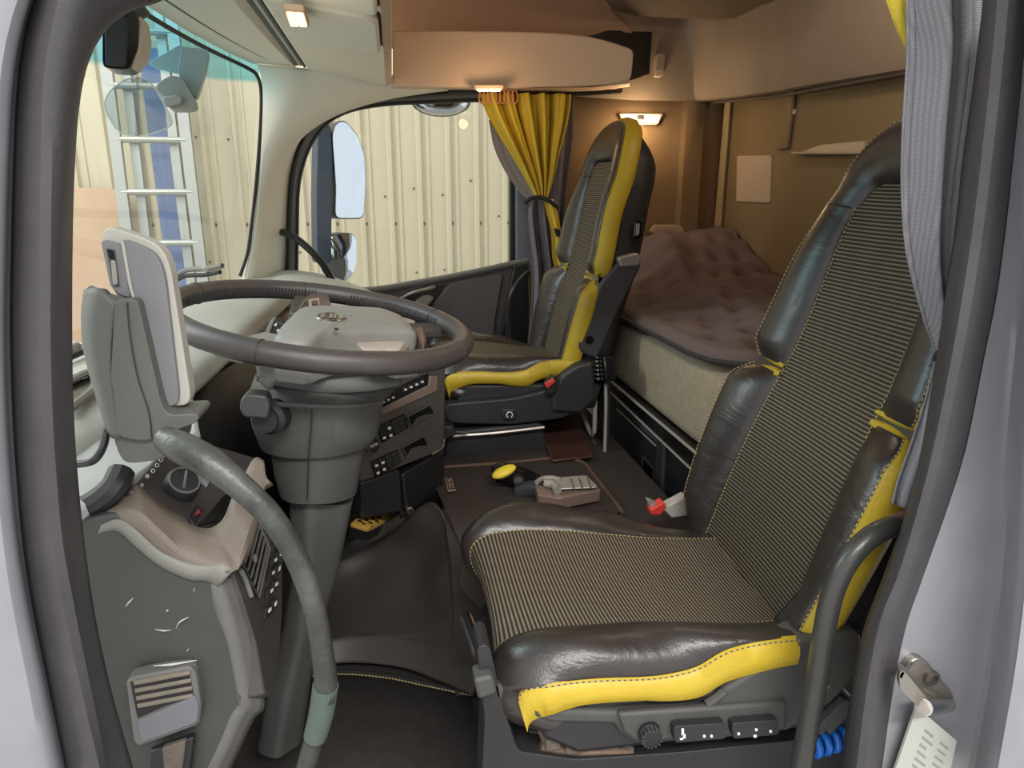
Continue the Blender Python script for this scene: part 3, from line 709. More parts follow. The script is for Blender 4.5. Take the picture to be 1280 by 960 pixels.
    OPt = smooth_path([V(.168, .322), V(.142, .335), V(.126, .352), V(.132, .374), V(.165, .386), V(.22, .386), V(.29, .380), V(.345, .384), V(.39, .404), V(.46, .408), V(.56, .398)], 8)
    OP = resample(OPt, n_)
    hoy = [.232-.010*max(0, (o[0]-.3)/.25)-.018*max(0, (.16-o[0])/.04) for o in OP]
    for s in (-1, 1):
        I = [T(V(C(k)[0], s*hsv[k], C(k)[1])) for k in idx]
        OZ = [OP[k][1]-(.080*ss_(.26, .52, OP[k][0]) if s > 0 else 0) for k in idx]
        O = [T(V(OP[k][0], s*hoy[k], OZ[k])) for k in idx]
        NN = [cn(k)*.8+V(0, s*.2, .2) for k in idx]; NN = [v/np.linalg.norm(v) for v in NN]
        tp = [np.interp(OP[k][0], [.12, .18, .26, .36, .45, .56], [.75, 1.15, 1.15, .75, .45, .3]) for k in idx]
        tp = [t*min(1, .35+k*.12) for k, t in enumerate(tp)]
        pad('cushion_bolster', I, O, NN, .036, tp, leather)
        obj('seam', tube([p+cn(k)*.002 for k, p in enumerate(I)], .0009, 6, sm=0), stitch, root)
        obj('seam', tube([p+V(0, s*.004, .001) for k, p in enumerate(O) if k >= int(np.argmin([o[0] for o in OP])) and OP[k][0] < .485], .0008, 6, sm=0), stitch, root)
        # yellow band down the side
        k0 = int(np.argmin([o[0] for o in OP])); band = [k for k in idx if k >= k0 and OP[k][0] < .485]
        rows = []
        for k in band:
            wk = np.interp(OP[k][0], [.12, .16, .2, .28, .36, .42, .56], [.052, .046, .036, .033, .050, .048, .030])
            o = V(OP[k][0], s*hoy[k], OZ[k])
            dn = V(.25 if OP[k][0] < .15 else 0, 0, -1) if OP[k][1] > .345 else V(1, 0, -.3)
            rows.append([T(o+V(0, -s*.004, .003)), T(o+V(0, s*.005, 0)), T(o+V(0, s*.009, 0)+dn*wk*.4), T(o+V(0, s*.007, 0)+dn*wk*.8), T(o+V(0, -s*.004, 0)+dn*wk)])
        obj('yellow_side', grid(rows), yellow, root, ang=60)
    # front apron and pan under the cushion
    obj('seat_pan', slab([T(V(x, -.222, z)) for x, z in ((.165, .350), (.145, .335), (.155, .30), (.20, .270), (.55, .262), (.57, .335), (.42, .340), (.30, .345))], (0, .444, 0)), black_soft, root, bevel=.008)
    rows = [[T(V(x, y, z)) for y in (-.215, -.14, 0, .14, .215)] for x, z in ((.150, .285), (.165, .27), (.19, .262))]
    return root, T, B, TB, row

drv, TD, BD, TBD, rowD = seat('driver_chair', 'black leather driver seat with ribbed cloth and yellow side trim, nearest the open door', .324, 0, 0, 0.0, True, -.008, 0, .06)
# --- driver seat base
obj('base_insert', slab(rounded(LY([(676, 888), (684, 873), (715, 864), (760, 866), (830, 870), (868, 862), (890, 850), (930, 838), (945, 850), (905, 880), (880, 893)], .118), .006), (0, .02, 0)), seat_cloth, drv, bevel=.004)
con_d = obj('side_console', slab(LY([(664, 884), (700, 888), (768, 890), (885, 884), (906, 862), (948, 836), (1000, 800), (1075, 790), (1085, 830), (1040, 880), (985, 915), (906, 924), (793, 931), (776, 918), (768, 906), (690, 905), (668, 898)], .093), (0, .045, 0)), dash_dark, drv, bevel=.006, seg=3)
obj('console_ridge', slab(LY([(773, 893), (886, 885), (984, 878), (984, 912), (906, 921), (794, 928), (780, 916)], .086), (0, .012, 0)), dash_dark, con_d, bevel=.004)
obj('wedge_rib', tube(LY([(883, 880), (895, 872), (906, 863)], .094), .006, 8), dash_dark, con_d)
kc = aY(811, 914, .086)
kb = obj('lumbar_knob', lathe(kc, (-.08, -1, .05), [(.0145, 0), (.0145, .006), (.013, .008), (.012, .014), (.009, .015)], 24), black_pl, con_d)
g = [box(kc+V(.0128*math.cos(a), -.010, .0128*math.sin(a)), (.002, .008, .002)) for a in np.linspace(0, 2*math.pi, 16, endpoint=False)]
obj('knob_ridges', merge(*g), dash_dark, con_d)
def rocker(x0, x1, y0, y1, marks):
    r = obj('rocker_switch', slab(rounded(LY([(x0, y0+3), (x0+4, y0), (x1, y0-4), (x1+3, y1-6), (x1-2, y1-3), (x0+2, y1+2)], .074), .004), (0, .016, 0)), black_soft, con_d, bevel=.003)
    obj('switch_notch', slab(LY([(x0+10, y0-3), (x0+28, y0-4), (x0+28, y0+4), (x0+12, y0+4)], .080), (0, .01, 0)), black_pl, con_d, bevel=.002)
    obj('switch_mark', merge(*[slab(LY([(mx, my), (mx+w, my), (mx+w, my+h), (mx, my+h)], .0725), (0, .001, 0)) for mx, my, w, h in marks]), white_mark, con_d)
rocker(842, 906, 908, 927, [(852, 911, 3, 8), (854, 918, 3, 5), (850, 923, 4, 2), (879, 919, 3, 3), (888, 919, 3, 3)])
rocker(915, 972, 904, 922, [(922, 916, 3, 3), (944, 911, 3, 3), (962, 913, 3, 3), (942, 919, 4, 3)])
# rear switch cluster behind the grab rail
cl = obj('rear_switches', slab(rounded(LY([(1022, 868), (1036, 852), (1052, 856), (1060, 868), (1078, 884), (1074, 905), (1046, 920), (1014, 925), (1008, 900)], .10), .008), (0, .03, 0)), black_soft, drv, bevel=.004)
for (x0, y0, x1, y1, w) in ((1020, 912, 1056, 876, 9), (1033, 914, 1060, 886, 6)):
    obj('switch_bar', slab(rounded(LY([(x0, y0), (x1, y1), (x1+w, y1+w*.6), (x0+w*.7, y0+w*.9)], .088), .002), (0, .012, 0)), dash_dark, cl, bevel=.002)
obj('switch_bar', slab(rounded(LY([(1022, 877), (1035, 856), (1039, 857), (1026, 874)], .09), .002), (0, .01, 0)), grey_pl, cl, bevel=.001)
obj('switch_mark', merge(*[slab(LY(q, .0985), (0, .001, 0)) for q in ([(1032, 870), (1040, 873), (1039, 875), (1032, 872)], [(1040, 864), (1047, 862), (1048, 868), (1041, 869)], [(1018, 889), (1023, 887), (1020, 893), (1017, 894)], [(1017, 908), (1024, 908), (1024, 912), (1017, 912)])]), white_mark, cl)
obj('rear_shield', slab(LY([(985, 800), (1040, 740), (1078, 738), (1085, 800), (1060, 850), (1000, 850)], .14), (0, .05, 0)), black_pl, drv, bevel=.01)
# pedestal, bellows and the dusty suspension
obj('pedestal_cover', slab(rounded(LY([(596, 808), (612, 806), (628, 880), (648, 940), (720, 950), (860, 940), (990, 926), (1075, 915), (1080, 1010), (600, 1010), (606, 900)], .115), .01), (0, .05, 0)), black_soft, drv, bevel=.006)
ped = obj('pedestal_body', slab([V(.14, .15, .27), V(.13, .15, .0), V(.12, .15, -.05), V(.56, .15, -.05), V(.54, .15, .27)], (0, .40, 0)), black_pl, drv, bevel=.01)
lev = obj('slide_lever', slab(rounded(LY([(592, 850), (616, 845), (622, 868), (598, 876)], .10), .006), (0, .03, 0)), dash_dark, drv, bevel=.004)
obj('lever_arm', slab(LY([(614, 850), (640, 866), (660, 890), (650, 896), (620, 872)], .115), (0, .012, 0)), dash_dark, drv, bevel=.003)
for pts, r in (([(676, 908), (684, 926), (700, 934)], .006), ([(688, 905), (705, 925), (760, 922), (790, 935)], .004), ([(715, 916), (742, 912), (775, 908)], .006), ([(676, 932), (720, 938), (790, 938)], .006), ([(740, 918), (752, 934), (772, 934)], .0035)):
    obj('suspension_link', tube(LY(pts, .125), r, 8), rust if r > .004 else dusty, drv)
for c, s in (((690, 925), (.02, .02, .018)), ((716, 931), (.022, .02, .014)), ((735, 912), (.03, .02, .010))):
    obj('suspension_bracket', box(aY(c[0], c[1], .122), s), dusty, drv, bevel=.003)
hose = []
for k in range(0, 61):
    t = k/60; c = aY(1012+58*t, 932-18*t, .10); a = t*2*math.pi*5.2
    hose.append(c+V(.002*math.sin(a), .014*math.cos(a), .014*math.sin(a)))
bh = obj('air_hose', tube(hose, .0048, 8, sm=0), blue_hose_m)
tag(bh, 'blue coiled air hose beside the driver seat base', 'hose')

# --- passenger seat
pas, TP, BP, TBP, rowP = seat('passenger_chair', 'black leather passenger seat with yellow trim standing in front of the curtain', 1.45, -.005, .105, .095, False, -.068, -.045)
pb = obj('base_shield', slab(rounded(LY([(553, 512), (560, 505), (640, 498), (676, 490), (692, 483), (735, 478), (724, 515), (700, 524), (640, 531), (580, 530), (560, 528)], 1.20), .01), (0, .05, 0)), black_soft, pas, bevel=.006)
ib = obj('isofix_button', slab(rounded(LY([(628, 512), (645, 511), (646, 524), (632, 526), (627, 521)], 1.19), .006), (0, .014, 0)), black_soft, pb, bevel=.003)
ring = [aY(637+3.6*math.cos(a), 518.5-3.6*math.sin(a), 1.186) for a in np.linspace(-math.radians(60), math.radians(240), 16)]
obj('button_mark', tube(ring, .0014, 6, sm=0), white_mark, pb)
obj('hinge_shield', slab(rounded(LY([(690, 515), (692, 488), (704, 468), (722, 456), (742, 452), (745, 500), (726, 517)], 1.185), .012), (0, .06, 0)), black_soft, pas, bevel=.012, seg=3)
bkl = obj('belt_buckle', slab(rounded(LY([(682, 480), (692, 470), (700, 478), (694, 492), (684, 494)], 1.165), .004), (0, .03, 0)), black_pl, pas, bevel=.003)
obj('buckle_release', slab(LY([(681, 480), (692, 473), (695, 477), (684, 486)], 1.160), (0, .01, 0)), red_pl, bkl, bevel=.002)
obj('recliner_cover', slab(rounded(LY([(720, 420), (752, 352), (776, 325), (800, 318), (802, 332), (768, 400), (746, 450), (722, 438)], 1.212), .015), (0, .02, 0)), M('seat_shell_grey', (62, 60, 62), .5, bump=(700, .2)), pas, bevel=.008, seg=3)
obj('recliner_hole', lathe(aY(737, 425, 1.2115), (0, -1, 0), [(.012, -.004), (.012, .001), (.009, .001)], 18), black_gloss, pas)
obj('height_lever', slab(rounded(LY([(773, 322), (797, 316), (803, 321), (799, 332), (776, 334)], 1.205), .006), (0, .03, 0)), silver_pl, pas, bevel=.005)
obj('shoulder_latch', slab(rounded(LY([(794, 276), (804, 273), (803, 296), (796, 300), (791, 298)], 1.235), .006), (0, .012, 0)), black_gloss, pas, bevel=.003)
obj('latch_bar', slab(rounded(LY([(796, 280), (800, 279), (799, 293), (795, 295)], 1.23), .003), (0, .008, 0)), silver_pl, pas, bevel=.002)
obj('pedestal_box', slab(LY([(556, 540), (676, 528), (692, 578), (556, 586)], 1.21), (0, .42, 0)), black_soft, pas, bevel=.008)
obj('slide_rail', tube(LY([(566, 545), (620, 541), (680, 534)], 1.195), .006, 8), steel, pas)
obj('slide_lever', slab(rounded(LY([(552, 534), (566, 533), (572, 543), (556, 550), (551, 545)], 1.16), .006), (0, .03, 0)), black_soft, pas, bevel=.003)
obj('slide_cable', tube(LY([(558, 520), (552, 528), (560, 538), (585, 541)], 1.17), .003, 6), black_pl, pas)
# ================================================================== DASHBOARD, COLUMN, WHEEL
dash = thing('dashboard', 'grey truck dashboard running under the windscreen to the near door', 'dashboard', (-.3, 1.0, .3))
edge = [V(-.315, 2.0, .66), V(-.325, 1.80, .66), V(-.333, 1.4, .66), V(-.340, 1.0, .66), V(-.346, .585, .66), V(-.375, .40, .66), V(-.39, .28, .66), V(-.40, .14, .66)]
ed = resample(smooth_path(edge, 6), 40)
back = [V(-.64-.0*k, y, .655) for k, y in enumerate(np.linspace(2.0, .14, 40))]
midc = [e*.5+b*.5+V(0, 0, .022) for e, b in zip(ed, back)]
up = [e+V(-.02, -.0, .012) for e in ed]
lip = [e+V(.006, -.004, -.012) for e in ed]; und = [e+V(-.004, 0, -.035) for e in ed]; un2 = [e+V(-.10, .02, -.04) for e in ed]
obj('top_pad', loft([back, midc, up, lip, und, un2], 60, sub=4), dash_top, dash, ang=60)
obj('demister_slot', slab(LZ([(255, 390), (272, 382), (275, 385), (258, 393)], .674), (0, 0, .003)), black_pl, dash)
obj('pad_notch', slab(LZ([(264, 386), (273, 386), (269, 391), (263, 390)], .672), (0, 0, .004)), black_pl, dash)
# passenger end of the pad rising to the pillar
obj('pad_end', loft([LY([(306, 352), (345, 338), (400, 342), (450, 358), (486, 374)], 2.02), LY([(340, 358), (380, 354), (420, 360), (450, 370), (478, 384)], 1.75), LY([(360, 380), (400, 384), (440, 390), (460, 400), (470, 410)], 1.6)], 30, sub=4), dash_top, dash, solid=.02)
# fascia behind the wheel (tan) and the dark hollow under the pad
obj('fascia', slab(LY([(333, 379, 1.72), (440, 372, 1.62), (520, 400, 1.50), (525, 470, 1.25), (500, 470, 1.2), (420, 440, 1.3), (350, 408, 1.45)]), (-.03, .04, 0)), tan_panel, dash, bevel=.006)
obj('knee_panel', grid([LY([(225, 490, .62), (300, 455, .85), (360, 425, 1.1), (440, 400, 1.35), (528, 480, 1.20)]), LY([(225, 560, .62), (300, 560, .85), (360, 560, 1.1), (440, 560, 1.25), (540, 570, 1.05)]), [V(-.36, .62, .05), V(-.33, .85, .05), V(-.30, 1.1, .1), V(-.2, 1.2, .1), V(.05, 1.2, .15)]]), black_pl, dash, solid=-.02)
obj('bulkhead', slab([V(-.42, .2, -.05), V(-.42, 2.0, -.05), V(-.44, 2.0, .63), V(-.44, .2, .63)], (-.03, 0, 0)), black_pl, dash)
# centre stack: faces the driver
c0, c1 = aY(452, 604, .80), aY(556, 563, 1.02)
nst = np.cross(c1-c0, V(-.10, .02, 1.0)); nst /= np.linalg.norm(nst)
if nst[1] > 0: nst = -nst
def S(px, py, n=.0):
    d = ray(px, py); t = ((c0-CAM)@nst)/(d@nst); return CAM+d*t+nst*n
c2, c3 = S(558, 446), S(424, 486)
stack = obj('switch_stack', slab([c0, c1, c2, c3], (-.10, .12, 0)), M('stack_plastic', (82, 76, 72), .45, bump=(700, .25)), dash, bevel=.006)
def SP(pts, n=0): return [S(p[0], p[1], n) for p in pts]
obj('trim_strip', slab(SP([(470, 522), (545, 489), (546, 470), (536, 470), (535, 481), (472, 512)], .004), nst*-.008), M('strip_brown', (128, 112, 102), .4), stack, bevel=.002)
obj('upper_panel', slab(SP([(472, 511), (534, 481), (535, 466), (474, 494)], .003), nst*-.006), black_gloss, stack, bevel=.001)
def key(q, n=.006, mat=None, label=None):
    return obj('rocker_key', slab(SP(q, n), nst*-.006), mat or black_pl, stack, bevel=.0015)
def marks(qs, n=.0075, mat=None):
    obj('key_mark', merge(*[slab(SP(q, n), nst*-.001) for q in qs]), mat or white_mark, stack)
sq = lambda x, y, w, h: [(x, y+h*.2), (x+w, y), (x+w, y+h), (x, y+h*1.2)]
for k in range(4):
    x = 501+k*7; y = 484-k*3.2
    key([(x, y), (x+6, y-2.8), (x+6.5, y+4.5), (x+.5, y+7.5)])
    marks([sq(x+1.6, y+1.2, 3, 2.6)])
for k in range(3):
    x = 474+k*6; y = 501-k*2.8
    key([(x, y), (x+5.3, y-2.5), (x+5.6, y+2.5), (x+.3, y+5)]); marks([sq(x+1.5, y, 2.4, 2)])
# two rows of four rocker keys, with storage cubbies
for bx, by, hh, mk in ((471.5, 533.5, 18, ((0, .72), (1, .25), (1, .75))), (463.5, 577.5, 17, ((0, .2), (0, .75), (1, .2), (1, .7)))):
    obj('key_frame', slab(SP([(bx-1.5, by-1), (bx+33, by-16), (bx+38, by+hh-17), (bx+5, by+hh+2)], .003), nst*-.006), black_gloss, stack, bevel=.001)
    for k in range(4):
        x = bx+8*k; y = by-3.7*k
        key([(x, y), (x+7, y-3.3), (x+11, y+hh-4.5), (x+4, y+hh-1)], mat=black_pl if k < 2 else black_soft)
    marks([sq(bx+8*k+1.8+3.6*t, by-3.7*k+hh*t-1.2, 3.4, 3.0) for k, t in mk])
for q in ([(507, 521), (535, 506), (541, 517), (513, 533)], [(501, 559), (528, 545), (533, 557), (506, 572)]):
    obj('cubby', slab(SP(q, .004), nst*-.006), black_gloss, stack, bevel=.001)
    m_ = ((q[0][0]+q[2][0])/2, (q[0][1]+q[2][1])/2)
    obj('cubby_floor', slab(SP([(q[3][0], q[3][1]), (q[2][0], q[2][1]), (m_[0]+6, m_[1]-1), (m_[0]-5, m_[1]+3)], .006), nst*-.004), dash_dark, stack, bevel=.001)
    obj('cubby_rim', tube(SP(q, .005)+[S(q[0][0], q[0][1], .005)], .0012, 6, sm=0), dash_edge, stack)
kn_c = S(463, 556, .0)
ak = obj('auto_knob', lathe(kn_c, nst, [(.016, 0), (.016, .010), (.0135, .013), (.0135, .010), (.012, .010)], 24), black_soft, stack)
obj('knob_ring', lathe(kn_c, nst, [(.0172, .004), (.0172, .008), (.0158, .009)], 24), M('ring_brown', (120, 92, 78), .35), stack)
def text(body, loc, xa, ya, size, mat, name, parent, ext=.0004):
    cu = bpy.data.curves.new('lettering', 'FONT'); cu.body = body; cu.size = size; cu.align_x = 'CENTER'; cu.align_y = 'CENTER'; cu.extrude = ext
    tmp = bpy.data.objects.new('lettering', cu); COL.objects.link(tmp)
    me = bpy.data.meshes.new_from_object(tmp.evaluated_get(bpy.context.evaluated_depsgraph_get()))
    vs = [tuple(v.co) for v in me.vertices]; fs = [tuple(p.vertices) for p in me.polygons]
    bpy.data.objects.remove(tmp); bpy.data.meshes.remove(me)
    xa = np.array(xa, float); xa /= np.linalg.norm(xa); ya = np.array(ya, float); ya -= xa*(xa@ya); ya /= np.linalg.norm(ya); za = np.cross(xa, ya)
    return obj(name, ([np.array(loc)+xa*v[0]+ya*v[1]+za*v[2] for v in vs], fs), mat, parent)
sx = S(470, 553)-S(460, 557); sy = S(463, 546)-S(463, 560)
text('AUTO', kn_c+nst*.0112, sx, sy, .0085, white_mark, 'knob_lettering', stack)
obj('stack_lower', slab([c0+V(0, 0, 0), S(500, 587), S(504, 640), aY(452, 648, .84)], (-.08, .12, 0)), black_soft, dash, bevel=.006)
obj('lower_box', slab(rounded(SP([(502, 592), (554, 562), (553, 612), (507, 640)], .004), .006), nst*-.05), black_pl, dash, bevel=.004)
obj('chrome_clip', tube(SP([(536, 568), (546, 562), (551, 556), (552, 548)], .008), .0032, 8), chrome, dash)

# --- near end of the dashboard (door side)
endp = obj('end_panel', slab(rounded(LY([(96, 652, .13), (150, 640, .13), (200, 690, .12), (250, 720, .115), (274, 728, .11), (286, 768, .11), (298, 822, .11), (308, 880, .11), (299, 893, .112), (284, 930, .115), (262, 975, .12), (150, 975, .14), (125, 850, .135), (108, 740, .13)]), [0, .01, .03, .03, .02, .02, .02, .01, .01, .02, 0, 0, 0, 0]), (-.0, .14, 0)), end_green, dash, bevel=.006, seg=3)
obj('end_edge', loft([LY([(272, 728, .108), (284, 764, .106), (296, 815, .105), (307, 879, .105), (298, 894, .106), (283, 930, .11), (260, 975, .115)]), LY([(294, 720, .13), (307, 760, .13), (320, 805, .128), (331, 880, .128), (319, 897, .13), (301, 934, .135), (280, 980, .14)])], 40, sub=3), dash_edge, dash, solid=.02)
obj('beige_trim', loft([LY([(118, 640, .17), (146, 622, .165), (160, 612, .165), (172, 606, .165), (215, 640, .155), (252, 660, .15), (276, 652, .15), (290, 622, .165), (302, 600, .19), (318, 572, .22), (330, 576, .22)]),
                         LY([(115, 648, .14), (150, 636, .135), (175, 640, .13), (200, 662, .125), (230, 688, .12), (262, 700, .115), (285, 702, .112), (296, 706, .112), (312, 660, .14), (326, 618, .18), (332, 590, .21)]),
                         LY([(118, 662, .132), (146, 652, .128), (170, 668, .122), (200, 694, .118), (235, 716, .112), (260, 712, .110), (276, 712, .108), (290, 716, .108), (314, 690, .135), (326, 640, .17), (333, 600, .20)])], 60, sub=3), [beige_worn], dash, solid=.014, ang=30)
obj('trim_lip', loft([LY([(118, 660, .131), (146, 650, .127), (170, 664, .121), (200, 690, .117), (235, 706, .111), (260, 708, .109), (278, 706, .107), (292, 713, .107)]), LY([(120, 668, .130), (146, 664, .127), (170, 684, .120), (200, 708, .116), (235, 724, .110), (254, 726, .109), (266, 729, .107), (273, 734, .107)])], 40, sub=2), greige, dash, solid=.012)
# light switch panel
def panelpt(px, py, n=0.0):
    return LPc(px, py, n)
l0, l1, l2 = aY(172, 606, .17), aY(250, 662, .155), aY(215, 565, .26)
nl = np.cross(l1-l0, l2-l0); nl /= np.linalg.norm(nl)
if nl @ (CAM-l0) < 0: nl = -nl
def Lp(px, py, n=0.0):
    d = ray(px, py); t = ((l0-CAM)@nl)/(d@nl); return CAM+d*t+nl*n
lp = obj('light_panel', slab([Lp(*p) for p in ((160, 612), (205, 560), (240, 548), (322, 572), (290, 622), (276, 652), (252, 662), (215, 642))], nl*-.03), M('light_panel_plastic', (64, 58, 56), .4, bump=(700, .2)), dash, bevel=.004)
kc2 = Lp(224, 612); kax = nl*.8+V(-.0, -.35, .1); kax /= np.linalg.norm(kax)
lk = obj('light_knob', lathe(kc2, kax, [(.020, 0), (.0195, .016), (.018, .020), (.015, .021)], 28), black_soft, lp)
kx, ky, kz = basis(kax)
obj('knob_grip', box(kc2+kax*.021, (.024, .003, .006), (kx*.6+ky*.8, -kx*.8+ky*.6, kz)), dash_edge, lp, bevel=.001)
obj('knob_ring', tube([kc2+kax*.0205+(kx*math.cos(a)+ky*math.sin(a))*.0165 for a in np.linspace(0, 2*math.pi, 24, endpoint=False)], .0011, 6, sm=0, closed=True), grey_pl, lp)
for a, b, w in ((177, 607, 3), (184, 596, 5), (191, 589, 4), (196, 582, 4), (201, 575, 4)):
    if w == 5:
        obj('panel_mark', merge(*[tube([Lp(a-3*math.cos(t), b-3*math.sin(t), .0006), Lp(a+3*math.cos(t), b+3*math.sin(t), .0006)], .0005, 5, sm=0) for t in (0, 1.05, 2.1)]), white_mark, lp)
    else:
        obj('panel_mark', tube([Lp(a+w*.55*math.cos(t), b+w*.6*math.sin(t), .0006) for t in np.linspace(0, 2*math.pi, 10, endpoint=False)], .0005, 5, sm=0, closed=True), white_mark, lp)
obj('hazard_key', slab([Lp(*p, .003) for p in ((233, 648), (246, 632), (252, 640), (241, 659))], nl*-.006), black_pl, lp, bevel=.001)
obj('hazard_mark', slab([Lp(*p, .0042) for p in ((240, 648), (245, 638), (249, 644))], nl*-.001), red_dim, lp)
obj('gloss_inset', slab([Lp(*p, .002) for p in ((244, 660), (262, 640), (276, 622), (290, 612), (284, 634), (272, 652))], nl*-.004), black_gloss, lp, bevel=.001)
obj('grey_inset', slab([Lp(*p, .003) for p in ((222, 574), (244, 574), (262, 600), (258, 610), (243, 596))], nl*-.004), M('inset_grey', (128, 130, 130), .4), lp, bevel=.001)
# scuffs on the end panel
def scf(pts, r=.0012):
    obj('scuff_mark', tube([p+V(0, -.0006, 0) for p in LY(pts, .1145)], [r*.3, r, r*.3], 5, flat=.35), scuff, endp)
scf([(157, 758), (162, 752), (167, 747)], .0028); scf([(194, 786), (205, 788), (214, 787)]); scf([(220, 785), (225, 777), (236, 771)], .002)
scf([(192, 832), (215, 830), (246, 825)], .0022); scf([(208, 762), (209, 763), (211, 763)], .0016); scf([(234, 814), (235, 812), (236, 810)], .0016); scf([(242, 740), (243, 737), (243, 734)], .001); scf([(228, 830), (236, 832), (244, 830)], .0012)
# demister vent in the end panel
sv = obj('side_vent', slab(rounded(LY([(157, 851), (170, 846), (238, 833), (245, 842), (251, 880), (249, 906), (172, 934), (167, 926)], .106), .006), (0, .02, 0)), dash_edge, dash, bevel=.003)
obj('vent_cavity', slab(LY([(163, 853), (236, 839), (242, 870), (204, 884), (172, 898)], .1052), (0, .004, 0)), black_gloss, sv)
for k in range(4):
    y = 851+k*9.5
    a = slab(LY([(166+k*1.6, y+2), (237+k*1.2, y-11), (238+k*1.2, y-7), (167+k*1.6, y+6.5)], .1035), (0, .010, .003))
    obj('vent_louvre', a, M('louvre_dusty%d' % k, (120, 111, 98), .6, var=(40, .8, (96, 90, 80))), sv, bevel=.001)
obj('vent_blank', slab(rounded(LY([(171, 902), (206, 887), (243, 870), (249, 882), (247, 904), (176, 930)], .1035), .004), (0, .008, 0)), M('vent_blank_plastic', (104, 106, 110), .45, var=(16, .6, (110, 110, 112))), sv, bevel=.002)
obj('lower_slot', slab(LY([(186, 940), (242, 922), (236, 980), (186, 980)], .108), (0, .01, 0)), black_pl, dash, bevel=.002)
obj('slot_web', slab(LY([(202, 936), (232, 926), (226, 980), (206, 980)], .104), (0, .008, 0)), dusty, dash, bevel=.002)
# rear face of the near end: air vent and buttons
r0, r1, r2 = aY(293, 717, .128), aY(320, 806, .124), aY(352, 690, .29)
nr = np.cross(r1-r0, r2-r0); nr /= np.linalg.norm(nr)
if nr @ (CAM-r0) < 0: nr = -nr
def Rp(px, py, n=0.0):
    d = ray(px, py); t = ((r0-CAM)@nr)/(d@nr); return CAM+d*t+nr*n
obj('rear_face', slab([Rp(*p) for p in ((292, 717), (312, 648), (322, 640), (354, 688), (353, 770), (349, 830), (341, 870), (331, 868), (320, 806), (306, 760))], nr*-.03), M('rear_face_plastic', (70, 66, 64), .45, bump=(700, .2)), dash, bevel=.003)
av = obj('air_vent', slab([Rp(*p, .003) for p in ((299, 700), (314, 646), (331, 686), (318, 745))], nr*-.01), black_gloss, dash, bevel=.002)
for k in range(5):
    t = (k+.5)/5
    a = np.array((299, 700))*(1-t)+np.array((318, 745))*t; b = np.array((314, 646))*(1-t)+np.array((331, 686))*t
    obj('vent_louvre', tube([Rp(a[0], a[1], .005), Rp(b[0], b[1], .005)], .0016, 6, sm=0), dash_edge, av)
obj('vent_tab', ellipsoid(Rp(310, 700, .008), .003, .003, .006), grey_pl, av)
obj('vent_rim', tube([Rp(*p, .004) for p in ((314, 643), (333, 686), (319, 748), (298, 702), (314, 643))], .002, 6, sm=0), dash_edge, av)
obj('grey_wheel', tube([Rp(*p, .003) for p in ((297, 712), (304, 726), (311, 746))], .003, 8), grey_pl, dash)
for k, (x, y, w, h) in enumerate(((338, 678, 8, 14), (336, 698, 8, 12), (343, 690, 6, 14), (333, 714, 8, 12), (341, 708, 7, 16), (331, 736, 8, 14), (337, 728, 8, 14), (328, 760, 9, 16), (336, 752, 7, 16))):
    obj('button_key', slab([Rp(x, y, .005), Rp(x+w, y-h*.35, .005), Rp(x+w-1.5, y+h*.55, .005), Rp(x-1.5, y+h*.9, .005)], nr*-.006), black_soft, dash, bevel=.0015)
    obj('button_mark', slab([Rp(x+2.5, y+h*.15, .0062), Rp(x+w*.6, y, .0062), Rp(x+w*.55, y+h*.3, .0062), Rp(x+2, y+h*.45, .0062)], nr*-.001), white_mark, dash)
obj('frame_left', tube(LY([(88, 640, .16), (112, 632, .15), (140, 612, .15), (152, 590, .17)], .15), .014, 10), black_soft, dash)
obj('corner_pad', slab([aZ(84, 640, .64), aZ(165, 600, .64), aZ(250, 540, .64), aZ(240, 490, .655), aZ(84, 540, .655)], (0, 0, -.02)), M('corner_pad_white', (178, 181, 178), .6), dash, bevel=.006)
obj('corner_frame', tube([aZ(84, 478, .70), aZ(112, 466, .70), aZ(118, 484, .69), aZ(84, 514, .69)], .006, 8), grey_pl, dash)
obj('corner_screen', slab([aZ(84, 482, .695), aZ(113, 470, .695), aZ(115, 484, .69), aZ(84, 508, .69)], (0, 0, -.006)), black_gloss, dash)
cbl = obj('device_cable', tube(LY([(134, 536, .13), (128, 560, .12), (116, 576, .11), (96, 580, .12), (80, 578, .14)]), .004, 8), black_pl)
tag(cbl, 'thin black cable looping under the device holder', 'cable')

# --- steering column
scol = thing('steering_column', 'grey plastic steering column cover with ignition knob, below the wheel', 'steering column', (-.12, .5, .2))
def ring_px(pts, Yf, dep, n=36):
    """horizontal section: front edge drawn in the picture, depth behind it"""
    P = LY(pts, Yf)
    return P
secs = []
for (xl, yl, xm, ym, xr, yr, yf, dp) in ((316, 472, 400, 492, 500, 486, .40, .20), (306, 500, 400, 506, 480, 504, .385, .22), (312, 535, 398, 556, 472, 546, .39, .20), (322, 561, 390, 570, 468, 553, .395, .19), (325, 565, 390, 574, 465, 557, .396, .19), (336, 566, 389, 575, 456, 558, .405, .17), (341, 600, 387, 607, 450, 592, .408, .165), (348, 622, 384, 630, 445, 621, .412, .16)):
    L0, Mi, R0 = aY(xl, yl, yf+.05), aY(xm, ym, yf), aY(xr, yr, yf+.06)
    Bk = V(0, dp, 0)
    secs.append(resample(rounded([L0, L0*.5+Mi*.5+V(0, -.012, 0), Mi, R0*.5+Mi*.5+V(0, -.014, 0), R0, R0+Bk*.7, Mi+Bk, L0+Bk*.7], .02, 3), 48))
obj('column_shroud', grid(secs, closed=True, cap0=True, cap1=True), column_pl, scol, ang=40)
low = []
